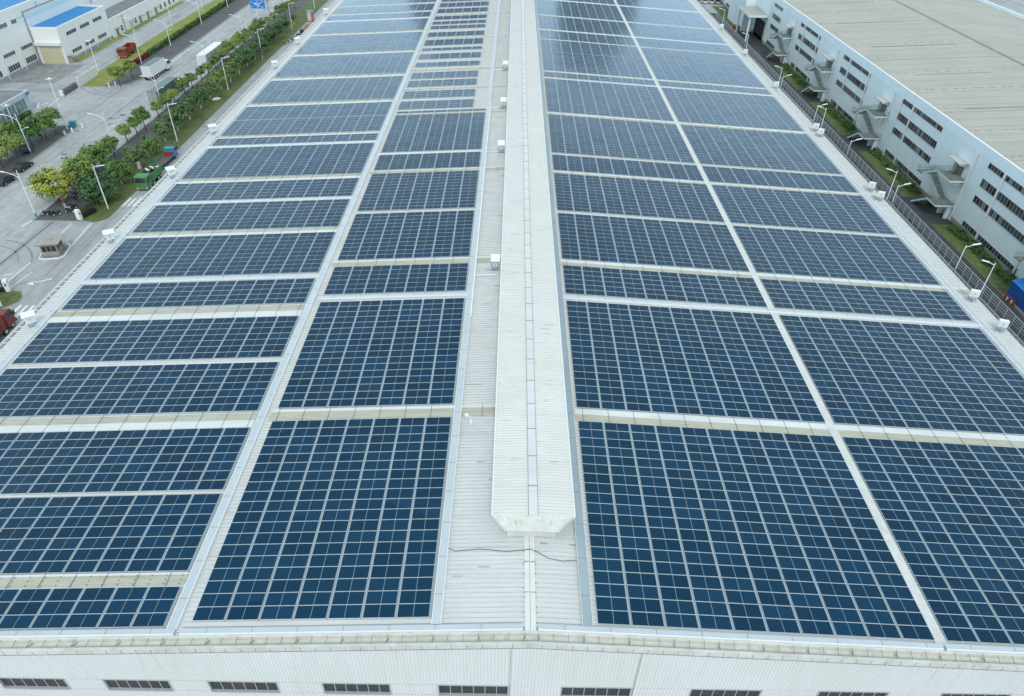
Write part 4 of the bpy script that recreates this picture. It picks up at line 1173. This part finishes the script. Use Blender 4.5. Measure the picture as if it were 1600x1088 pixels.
for x, z in ((-1.4, 6.3), (-1.4, 4.7), (2.4, 6.4), (2.3, 4.7)): b.box(x - .3, x + .5, -.2, -.185, z - .08, z + .08)
b.build('arrow', 'paint', bo)
b = MB(); b.tube([(0, 0, 0), (0, 0, 6)], .1); b.box(-.5, .5, -.15, -.05, 5.2, 6.1)
tag(b.build('sign_post', 'greyb', loc=(-92.3, 279, 0)), 'thin grey sign post behind the blue direction sign', 'sign post')

# ------------------------------------------------------------------ vehicles
def wheel_mesh(r, w):
    b = MB()
    b.tube([(-w / 2, 0, 0), (w / 2, 0, 0)], r, 16, 0)
    b.tube([(-w / 2 - .01, 0, 0), (w / 2 + .01, 0, 0)], r * .55, 12, 1)
    o = b.build('wheel', ['dark', 'silver']); me = o.data; bpy.data.objects.remove(o); return me
WT, WC, WM = wheel_mesh(.52, .34), wheel_mesh(.33, .2), wheel_mesh(.29, .1)
def wheels(t, me, r, xs_, ys_):
    for x in xs_:
        for y in ys_:
            o = bpy.data.objects.new('wheel', me); col.objects.link(o); o.parent = t; o.location = (x, y, r)
def cab(t, m, W, y1, H=2.9, z0=.55, back=2.1):
    w = W / 2; y0 = y1 - back
    b = MB(); b.prism([(y0, z0), (y1, z0), (y1 + .02, 1.75), (y1 - .22, H - .15), (y1 - .45, H), (y0, H)], -w, w)
    c = b.build('cab', m, t, bevel=.06)
    b = MB()
    b.face([(-w + .12, y1 + .035, 1.75), (w - .12, y1 + .035, 1.75), (w - .2, y1 - .19, H - .22), (-w + .2, y1 - .19, H - .22)])
    b.build('windscreen', 'glassd', c)
    b = MB()
    for s_ in (-1, 1):
        X = s_ * (w + .012)
        b.face([(X, y0 + .5, 1.75), (X, y1 - .12, 1.75), (X, y1 - .32, H - .3), (X, y0 + .5, H - .3)])
    b.build('side_window', 'glassd', c)
    b = MB(); b.box(-w, w, y1 + .0, y1 + .16, z0 - .1, z0 + .35); b.build('bumper', m if m != 'white' else 'greyb', c)
    for s_ in (-1, 1):
        b = MB(); b.box(s_ * (w - .35) - .2, s_ * (w - .35) + .2, y1 + .161, y1 + .19, z0 + .02, z0 + .26); b.build('headlight', 'silver', c)
        b = MB(); b.box(s_ * (w + .16) - .12, s_ * (w + .16) + .12, y1 - .1, y1, 1.7, 2.4); b.build('mirror', 'dark', c)
    b = MB(); b.box(-.3, .3, y1 + .162, y1 + .18, z0 - .05, z0 + .12); b.build('number_plate', 'ygold', c)
    return c
def dumptruck(label, m, x, y, rz, L=9.6, W=2.5, load=None):
    t = thing('dump_truck', label, 'dump truck', (x, y, 0), rz)
    b = MB(); b.box(-.5, .5, -L / 2, L / 2 - .3, .55, .95); b.build('chassis', 'dark', t)
    cab(t, m, W, L / 2)
    w = W / 2; y1 = L / 2 - 2.4; y0 = -L / 2
    b = MB()
    b.box(-w, w, y0, y1, 1.0, 1.12); b.box(-w, -w + .08, y0, y1, 1.12, 2.45); b.box(w - .08, w, y0, y1, 1.12, 2.45); b.box(-w + .08, w - .08, y0, y0 + .08, 1.12, 2.4); b.box(-w + .08, w - .08, y1 - .1, y1, 1.12, 2.75)
    n = 6
    for i in range(n + 1):
        yy = y0 + .05 + (y1 - y0 - .1) * i / n
        for X in (-w - .05, w): b.box(X, X + .05, yy - .05, yy + .05, 1.0, 2.45)
    bd = b.build('bed', m, t)
    if load != 'empty':
        b = MB()
        for i in range(16):
            xx, yy = random.uniform(-w + .4, w - .4), random.uniform(y0 + .5, y1 - .5); s_ = random.uniform(.25, .5); z = random.uniform(1.7, 2.3)
            b.beam((xx - s_, yy - s_ * random.uniform(-1, 1), z), (xx + s_, yy + s_ * random.uniform(-1, 1), z + random.uniform(-.2, .3)), s_ * .9, .3, random.choice((0, 0, 1, 2)))
        b.box(-w + .09, w - .09, y0 + .09, y1 - .11, 1.13, 1.7, 2)
        b.build('load', ['white', 'rust', 'coal'], bd)
    else:
        b = MB(); b.box(-w + .09, w - .09, y0 + .09, y1 - .11, 1.125, 1.25); b.build('bed_floor', 'coal', bd)
    wheels(t, WT, .52, (-w + .2, w - .2), (L / 2 - 1.1, L / 2 - 2.9, -L / 2 + 2.6, -L / 2 + 1.3))
    return t
dumptruck('green dump truck with a scrap load, facing the crosswalk', 'green', -75.6, 133.7, math.pi + rad(2), 7.9)
dumptruck('red dump truck with an empty bed in the factory yard', 'red', -120.6, 225.4, math.pi + rad(4), 9.2, load='empty')
dumptruck('dark red truck cut by the left picture edge near the front crosswalk', 'darkred', -75.7, 79.6, rad(4), 9.2, load='empty')
t = thing('flatbed_truck', 'blue cab flatbed truck with an empty brown deck on the driveway', 'flatbed truck', (-76.5, 143.6, 0), rad(-3))
b = MB(); b.box(-.4, .4, -4, 3.6, .5, .85); b.build('chassis', 'dark', t)
cab(t, 'blue', 2.0, 4.0, 2.45, .5, 1.6)
b = MB(); b.box(-1.08, 1.08, -4, 2.1, .9, 1.0); b.box(-1.08, -1.03, -4, 2.1, 1.0, 1.25, 1); b.box(1.03, 1.08, -4, 2.1, 1.0, 1.25, 1); b.box(-1.08, 1.08, 2.1, 2.18, .9, 1.7, 2); b.box(-1.08, 1.08, -4.06, -4, .75, 1.02, 3)
b.build('bed', ['rust', 'blue', 'red', 'greyb'], t)
wheels(t, WC, .33, (-.9, .9), (3.0, -2.2, -3.0))
def boxtruck(label, name, cat, x, y, rz, L, W, H, cm, sm, rm, doors=True, cabm='white'):
    t = thing(name, label, cat, (x, y, 0), rz)
    b = MB(); b.box(-.5, .5, -L / 2, L / 2 - .3, .6, 1.0); b.build('chassis', 'dark', t)
    cab(t, cabm, W, L / 2)
    w = W / 2; y0, y1 = -L / 2, L / 2 - 2.4
    b = MB(); b.box(-w, w, y0, y1, 1.05, H, 0)
    b.face([(-w + .03, y0, H + .012), (w - .03, y0, H + .012), (w - .03, y1, H + .012), (-w + .03, y1, H + .012)], 1)
    k = 0
    yy = y0 + .6
    while yy < y1:
        for X in (-w - .03, w): b.box(X, X + .03, yy, yy + .06, 1.1, H - .02)
        yy += 1.1
    c = b.build('cargo_box', [sm, rm], t)
    b = MB(); b.box(-w + .05, -.03, y0 - .05, y0 - .005, 1.15, H - .1); b.box(.03, w - .05, y0 - .05, y0 - .005, 1.15, H - .1)
    for X in (-.5, .5): b.box(X - .03, X + .03, y0 - .09, y0 - .051, 1.2, H - .15, 1)
    b.build('rear_door', [cm, 'silver'], c)
    for X in (-w + .25, w - .25):
        b = MB(); b.box(X - .2, X + .2, y0 - .05, y0 + .0, .75, .9); b.build('tail_light', 'red', t)
    wheels(t, WT, .52, (-w + .2, w - .2), (L / 2 - 1.2, -L / 2 + 3.6, -L / 2 + 2.3, -L / 2 + 1.0))
boxtruck('white box truck with a grey green top leaving the yard corner', 'box_truck', 'box truck', -103.6, 205.8, rad(-3), 11.6, 2.5, 3.9, 'box', 'white', 'tarp')
boxtruck('long truck with a dark green tarpaulin and pale rear door at the kerb', 'tarpaulin_truck', 'truck', -92.9, 186.2, rad(-2), 15, 2.5, 3.9, 'booth', 'tarp', 'tarp')
boxtruck('long white semi trailer truck half hidden behind the street trees', 'trailer_truck', 'truck', -92.6, 220.5, rad(-1), 17.5, 2.6, 3.9, 'box', 'silver', 'white')
def car(label, m, x, y, rz, proto=None):
    t = thing('parked_car', label, 'car', (x, y, 0), rz)
    b = MB(); b.prism([(-2.2, .3), (2.2, .3), (2.25, .62), (2.1, .78), (.95, .92), (-1.55, .95), (-2.15, .9), (-2.25, .6)], -.88, .88)
    bd = b.build('body', m, t, bevel=.06)
    b = MB(); b.prism([(-1.85, .93), (1.1, .9), (.35, 1.4), (-1.1, 1.42)], -.82, .82, 0, .14); g_ = b.build('window', 'glassd', bd)
    b = MB(); b.prism([(-1.12, 1.4), (.36, 1.39), (.22, 1.46), (-1.0, 1.47)], -.68, .68); b.build('roof', m, bd, bevel=.02)
    for s_ in (-1, 1):
        b = MB(); b.box(s_ * .6 - .2, s_ * .6 + .2, 2.18, 2.27, .56, .7); b.build('headlight', 'silver', bd)
        b = MB(); b.box(s_ * .65 - .18, s_ * .65 + .18, -2.27, -2.2, .62, .78); b.build('tail_light', 'red', bd)
    wheels(t, WC, .33, (-.8, .8), (1.4, -1.35))
    return t
car('black car parked on the far road side below the gatehouse trees', 'car', -104.6, 139.2, rad(-4))
car('black car cut by the left picture edge on the far road side', 'car', -104.3, 132.4, rad(-4))
car('dark car parked on the pavement in the tree shade', 'car', -109.6, 148.6, rad(40))
pc = None
for i in range(10):
    x, y = 71.5 + (i % 5) * 2.7, 318.6 + (i // 5) * 6.4
    lab = f'parked white car at the far end of the service road, {ORD[i % 5]} of the {"front" if i < 5 else "back"} row'
    if pc is None: pc = car(lab, 'white', x, y, 0); pc['group'] = 'white cars parked far away'
    else: dup(pc, (x, y, 0), 0, lab)
def bike(label, m, x, y, rz):
    t = thing('motorbike', label, 'motorbike', (x, y, .12), rz, 'motorbikes parked by the gate')
    b = MB(); b.prism([(-.75, .55), (-.3, .35), (.25, .35), (.45, .6), (.55, 1.0), (.45, 1.02), (.25, .62), (-.2, .6), (-.8, .78)], -.16, .16); b.build('body', m, t, bevel=.03)
    b = MB(); b.box(-.16, .16, -.75, -.02, .78, .88); b.build('seat', 'dark', t, bevel=.03)
    b = MB(); b.tube([(-.35, .42, 1.08), (0, .5, 1.05), (.35, .42, 1.08)], .025, 6); b.tube([(0, .72, .3), (0, .48, 1.05)], .04, 6); b.build('handlebar', 'steel', t)
    wheels(t, WM, .29, (0,), (.72, -.66))
    return t
BK = [(-88.6, 118.4, 95, 'car', 'black motorbike nearest the kerb corner lamp post'), (-87.7, 118.2, 80, 'car', 'black motorbike beside the one at the kerb corner'), (-86.9, 118.6, 100, 'coal', 'black motorbike third from the kerb corner lamp post'),
      (-86.6, 121.4, 60, 'blue', 'blue scooter in front of the big yellow tree'), (-86.0, 121.0, 75, 'silver', 'silver motorbike beside the blue scooter'), (-85.2, 121.4, 80, 'car', 'dark motorbike right of the silver one'),
      (-87.9, 122.9, 20, 'orange', 'orange red scooter under the big yellow tree'), (-86.3, 124.4, 45, 'car', 'dark motorbike behind the blue scooter'), (-85.3, 124.9, 50, 'greyb', 'grey motorbike between the dark ones under the trees'),
      (-84.8, 126.4, 60, 'orange', 'orange red scooter beside the dark lawn tree'), (-86.3, 127.2, 40, 'car', 'dark motorbike farthest back under the green trees'), (-87.3, 126.6, 20, 'coal', 'dark motorbike left of the farthest one'), (-84.9, 119.5, 85, 'coal', 'dark motorbike nearest the folded gate')]
for x, y, a, m, l in BK: bike(l, m, x, y, rad(a))
for x, y, a, m, l in ((-108.2, 159.3, 30, 'blue', 'blue motorbike beside the tall mast light'), (-110.6, 156.6, 60, 'car', 'dark motorbike under the gatehouse trees'), (-110.7, 143.3, 60, 'silver', 'pale motorbike behind the black car on the pavement')):
    bike(l, m, x, y, rad(a))
for (x, y, a, m, l) in ((-76.4, 240.5, 20, 'red', 'red motorbike at the lawn edge, nearest of the far group'), (-75.9, 242.6, 20, 'car', 'black motorbike at the lawn edge behind the red one'), (-75.4, 245, 30, 'coal', 'black motorbike in the middle of the far group'), (-75.0, 247.6, 60, 'greyb', 'grey motorbike beside the low flat cart')):
    bike(l, m, x, y, rad(a))
t = thing('flat_cart', 'low pale flat cart on the driveway edge by the far motorbikes', 'cart', (-73.8, 249, 0), rad(20))
b = MB(); b.box(-.9, .9, -2, 2, .45, .6); b.box(-.9, .9, 1.5, 2, .6, 1.0, 1); b.build('deck', ['silver', 'coal'], t); wheels(t, WC, .33, (-.8, .8), (-1.2, 1.2))
t = thing('black_van', 'black covered cargo tricycle at the lawn edge before the yellow barriers', 'tricycle', (-74.4, 255, 0), rad(15))
b = MB(); b.prism([(-1.4, .5), (1.5, .5), (1.5, 1.0), (.9, 1.5), (-1.4, 1.6)], -.65, .65); b.build('body', 'coal', t, bevel=.05); wheels(t, WC, .33, (-.55, .55), (-.8, .9))
# guard booth on its island
gb = thing('guard_booth', 'weathered grey guard booth on a kerbed island at the gate', 'guard booth', (-80.2, 104.9, 0), rad(12)); gb.scale = (.84, .84, .86)
b = MB(); b.box(-1.5, 1.5, -1.7, 1.7, .2, 2.7); b.build('wall', 'booth', gb)
b = MB()
b.face([(-2.3, -2.4, 3.0), (2.3, -2.4, 3.0), (2.3, 2.4, 3.0), (-2.3, 2.4, 3.0)], 0)
for a, c in (((-2.3, -2.4), (2.3, -2.4)), ((2.3, -2.4), (2.3, 2.4)), ((2.3, 2.4), (-2.3, 2.4)), ((-2.3, 2.4), (-2.3, -2.4))):
    b.face([(a[0], a[1], 3.0), (c[0], c[1], 3.0), (c[0] * .7, c[1] * .74, 2.45), (a[0] * .7, a[1] * .74, 2.45)], 0)
b.box(-.5, .6, -.2, .6, 3.0, 3.12, 0); b.build('roof', 'booth', gb)
b = MB(); b.box(-1.3, 1.3, -1.74, -1.705, 1.2, 2.3); b.box(1.505, 1.54, -1.4, 1.4, 1.2, 2.3); b.box(-1.54, -1.505, -1.4, 1.4, 1.2, 2.3); w = b.build('window', 'glassd', gb)
b = MB()
for x in (-.45, .45): b.box(x - .05, x + .05, -1.77, -1.741, 1.2, 2.3)
for y in (-.5, .5): b.box(1.541, 1.57, y - .05, y + .05, 1.2, 2.3)
b.build('frame', 'booth', w)
b = MB(); b.box(1.7, 2.0, 1.6, 2.0, .2, 1.2); b.tube([(1.85, 1.9, 1.1), (1.4, 2.6, 1.2)], .05); b.build('barrier_motor', 'silver', gb)
isl = [(-2.2, -2.2), (-1.2, -2.7), (1.6, -2.7), (2.4, -1.9), (2.5, 2.2), (1.6, 3.4), (-1.8, 3.4), (-2.3, 2.6)]
b = MB(); b.face([(x, y, .18) for x, y in isl])
for (xa, ya), (xb, yb) in zip(isl, isl[1:] + isl[:1]): b.beam((xa, ya, .12), (xb, yb, .12), .25, .28, 1)
b.build('island', ['khaki', 'white'], gb)
# kiosk, barriers, bins, container, other small things
t = thing('kiosk_box', 'tall grey and orange box with a light blue lid on the driveway edge', 'kiosk', (-75.6, 273.2, 0), rad(12))
b = MB(); b.box(-1.1, .2, -1.2, 1.2, .2, 3.2, 0); b.box(.2, 1.1, -1.2, 1.2, .2, 3.2, 1); b.box(-1, 1, -1.1, 1.1, 0, .2, 2); b.build('body', ['silver', 'orange', 'dark'], t, bevel=.03)
b = MB(); b.box(-1.2, 1.2, -1.3, 1.3, 3.21, 3.4); b.build('lid', 'blue', t, bevel=.03)
for i, (x, y, a) in enumerate(((-75.4, 260, 20), (-74.7, 262.5, 60), (-73.7, 264.5, 10), (-75.2, 264.6, 80))):
    t = thing('barrier', f'orange yellow barrier stacked on the driveway before the kiosk, {ORD[i]} from the front', 'barrier', (x, y, 0), rad(a), 'orange yellow barriers')
    b = MB(); b.beam((-1, 0, .25), (1, 0, .25), .5, .12); b.beam((-1, 0, .85), (1, 0, .85), .1, .2)
    for q in (-.9, .9): b.beam((q, -.25, 0), (q, .1, .9), .12, .1)
    b.build('frame', 'ygold' if i % 2 else 'orange', t)
t = thing('waste_bin', 'teal waste bin at the foot of the tall mast light', 'bin', (-106.4, 163.6, .12), 0)
b = MB(); b.prism([(-.4, 0), (.4, 0), (.5, 1.3), (-.5, 1.3)], -.6, .6); b.build('body', 'teal', t, bevel=.04)
b = MB(); b.box(-.65, .65, -.55, .55, 1.31, 1.42); b.build('lid', 'teal', t, bevel=.03)
for i, (x, y) in enumerate(((-105.9, 158.6), (-105.2, 160.6), (-104.3, 163.6))):
    t = thing('bollard', f'short white concrete bollard at the yard corner kerb, {ORD[i]} from the front', 'bollard', (x, y, 0), 0, 'bollards at the yard corner')
    b = MB(); b.tube([(0, 0, 0), (0, 0, .9)], .28, 10, r1=.22); b.tube([(0, 0, .9), (0, 0, 1.05)], .22, 10, r1=.08); b.build('post', 'white', t)
for i, (x, y) in enumerate(((-111.8, 193.6), (-110.7, 195))):
    t = thing('bollard', f'thin white bollard by the lawn corner at the yard entrance, {("left", "right")[i]} of the pair', 'bollard', (x, y, 0), 0, 'bollards at the yard corner')
    b = MB(); b.tube([(0, 0, 0), (0, 0, 1.3)], .16, 8); b.build('post', 'white', t)
sh = thing('blue_shed', 'bright blue sheet metal shed beside the factory lawn at the right edge', 'shed', (0, 0, 0))
b = MB(); b.box(79.7, 88, 78, 97, .25, 2.9); b.build('wall', 'deepblue', sh)
b = MB(); b.prism([(77.9, 2.91), (97.1, 2.91), (97.1, 3.0), (77.9, 3.0)], 79.6, 88)
b.face([(79.6, 77.9, 3.01), (79.6, 97.1, 3.01), (83.8, 97.1, 4.2), (83.8, 77.9, 4.2)]); b.face([(88, 77.9, 3.01), (88, 97.1, 3.01), (83.8, 97.1, 4.2), (83.8, 77.9, 4.2)]); b.face([(79.6, 97.1, 3.01), (88, 97.1, 3.01), (83.8, 97.1, 4.2)])
b.build('roof', 'sign', sh)
b = MB(); b.box(79.5, 88, 77.8, 97.2, 0, .25); b.build('base', 'kerb', sh)
t = thing('water_barrier', 'red and white plastic barrier leaning by the blue shed', 'barrier', (79.1, 95, 0), rad(8))
b = MB()
for i in range(5): b.beam((0, -1 + i * .5, .1), (0, -1 + i * .5, 1.0), .3, .16, i % 2)
b.beam((0, -1.1, .95), (0, 1.1, .95), .2, .16); b.beam((0, -1.1, .3), (0, 1.1, .3), .2, .16); b.build('body', ['red', 'white'], t)
t = thing('orange_skip', 'orange skip standing by the porch of the pale blue factory', 'skip', (79.2, 274.2, 0), rad(5))
b = MB(); b.prism([(-.9, 0), (.9, 0), (1.2, 1.3), (-1.2, 1.3)], -2.2, 2.2); b.build('body', 'orange', t)
b = MB()
for q in (-1.15, 1.05): b.box(-2.25, 2.25, q, q + .1, 1.3, 1.42)
b.build('rim', 'rust', t)
t = thing('electric_box', 'white electrical box in the lawn beside the green dump truck', 'electrical box', (-80.4, 139.9, .1), rad(10))
b = MB(); b.box(-.35, .35, -.3, .3, .2, 1.7); b.box(-.28, .28, -.25, .25, 0, .2, 1); b.build('body', ['silver', 'greyb'], t, bevel=.03)
b = MB(); b.box(-.42, .42, -.38, .38, 1.71, 1.8); b.build('lid', 'white', t)
t = thing('rock', 'pale rounded boulder on the lawn between dark trees', 'boulder', (-79.9, 185.3, .1), rad(30))
bm_ = MB(); n = 10
for j in range(5):
    for i in range(n):
        a0, a1 = 2 * math.pi * i / n, 2 * math.pi * (i + 1) / n
        q = lambda a, jj: ((1.15 + .15 * math.sin(3 * a + jj)) * math.cos(a) * math.cos(jj * .31), (.7 + .1 * math.cos(2 * a)) * math.sin(a) * math.cos(jj * .31), .62 * math.sin(jj * .31))
        bm_.face([q(a0, j), q(a1, j), q(a1, j + 1), q(a0, j + 1)])
bm_.build('stone', 'lime', t, smooth=True)

# ------------------------------------------------------------------ unseen hills, added so the far panels mirror dark patches
def reflection_hill(x, y, r, h, seed):
    rng = np.random.default_rng(seed); b = MB(); n, m_ = 36, 12
    ph = rng.uniform(0, 6, 4)
    def q(i, j):
        a = 2 * math.pi * i / n; t = j / m_
        k = 1 + .12 * math.sin(3 * a + ph[0]) + .06 * math.sin(7 * a + ph[1] + 2 * t)
        return (x + r * k * (1 - t ** 7 * .5) * math.cos(a), y + r * k * (1 - t ** 7 * .5) * math.sin(a), h * t * (1 + .05 * math.sin(5 * a + ph[2])))
    for i in range(n):
        for j in range(m_): b.face([q(i, j), q(i + 1, j), q(i + 1, j + 1), q(i, j + 1)])
        b.face([q(i, m_), q(i + 1, m_), (x, y, h * 1.02)])
    tag(b.build('hill', 'hillrock', smooth=True), kind='structure')
reflection_hill(105, 870, 46, 205, 3)
reflection_hill(-88, 870, 44, 200, 4)

# ------------------------------------------------------------------ camera, sky and sun
cam = bpy.data.cameras.new('camera'); co = bpy.data.objects.new('camera', cam); col.objects.link(co)
cam.sensor_width = 36; cam.sensor_fit = 'HORIZONTAL'; cam.lens = 36 * FPX / 1600; cam.clip_end = 6000; cam.clip_start = .5
co.matrix_world = Matrix(((r2.x, u2.x, -fw.x, CAMP.x), (r2.y, u2.y, -fw.y, CAMP.y), (r2.z, u2.z, -fw.z, CAMP.z), (0, 0, 0, 1)))
sc.camera = co
EL, AZ = 48, 176
w = bpy.data.worlds.new('World'); sc.world = w; w.use_nodes = True
nt = w.node_tree; bg = nt.nodes['Background']
sky = nt.nodes.new('ShaderNodeTexSky'); sky.sky_type = 'NISHITA'; sky.sun_disc = False
sky.sun_elevation = rad(EL); sky.sun_rotation = rad(AZ); sky.air_density = 1; sky.dust_density = 2
tc = nt.nodes.new('ShaderNodeTexCoord')
mp = nt.nodes.new('ShaderNodeMapping'); mp.inputs['Scale'].default_value = (1, 1, 2.2)
nt.links.new(tc.outputs['Generated'], mp.inputs['Vector'])
no = nt.nodes.new('ShaderNodeTexNoise'); no.inputs['Scale'].default_value = 2.6; no.inputs['Detail'].default_value = 6; no.inputs['Roughness'].default_value = .5
nt.links.new(mp.outputs[0], no.inputs['Vector'])
mr = nt.nodes.new('ShaderNodeMapRange'); mr.inputs['From Min'].default_value = .3; mr.inputs['From Max'].default_value = .62; mr.inputs['To Min'].default_value = .45; mr.inputs['To Max'].default_value = .95
nt.links.new(no.outputs['Fac'], mr.inputs['Value'])
mx = nt.nodes.new('ShaderNodeMix'); mx.data_type = 'RGBA'
sx = nt.nodes.new('ShaderNodeSeparateXYZ'); nt.links.new(tc.outputs['Generated'], sx.inputs[0])
hz = nt.nodes.new('ShaderNodeMapRange'); hz.inputs['From Min'].default_value = .05; hz.inputs['From Max'].default_value = .52; hz.interpolation_type = 'SMOOTHSTEP'
nt.links.new(sx.outputs['Z'], hz.inputs['Value'])
hc = nt.nodes.new('ShaderNodeMix'); hc.data_type = 'RGBA'; hc.inputs['A'].default_value = (9.2, 13.6, 17.4, 1); hc.inputs['B'].default_value = (6.4, 7.5, 7.7, 1)
nt.links.new(hz.outputs[0], hc.inputs['Factor']); nt.links.new(hc.outputs['Result'], mx.inputs['B'])
nt.links.new(mr.outputs[0], mx.inputs['Factor']); nt.links.new(sky.outputs[0], mx.inputs['A'])
nt.links.new(mx.outputs['Result'], bg.inputs['Color'])
bg.inputs['Strength'].default_value = .125
sun = bpy.data.lights.new('sun', 'SUN'); so = bpy.data.objects.new('sun', sun); col.objects.link(so)
sun.energy = .9; sun.angle = rad(12); sun.color = (1, .95, .88)
sd = Vector((math.sin(rad(AZ)) * math.cos(rad(EL)), math.cos(rad(AZ)) * math.cos(rad(EL)), math.sin(rad(EL))))
so.rotation_euler = sd.to_track_quat('Z', 'Y').to_euler()
sc.view_settings.view_transform = 'Standard'; sc.view_settings.look = 'None'; sc.view_settings.exposure = .2; sc.view_settings.gamma = 1
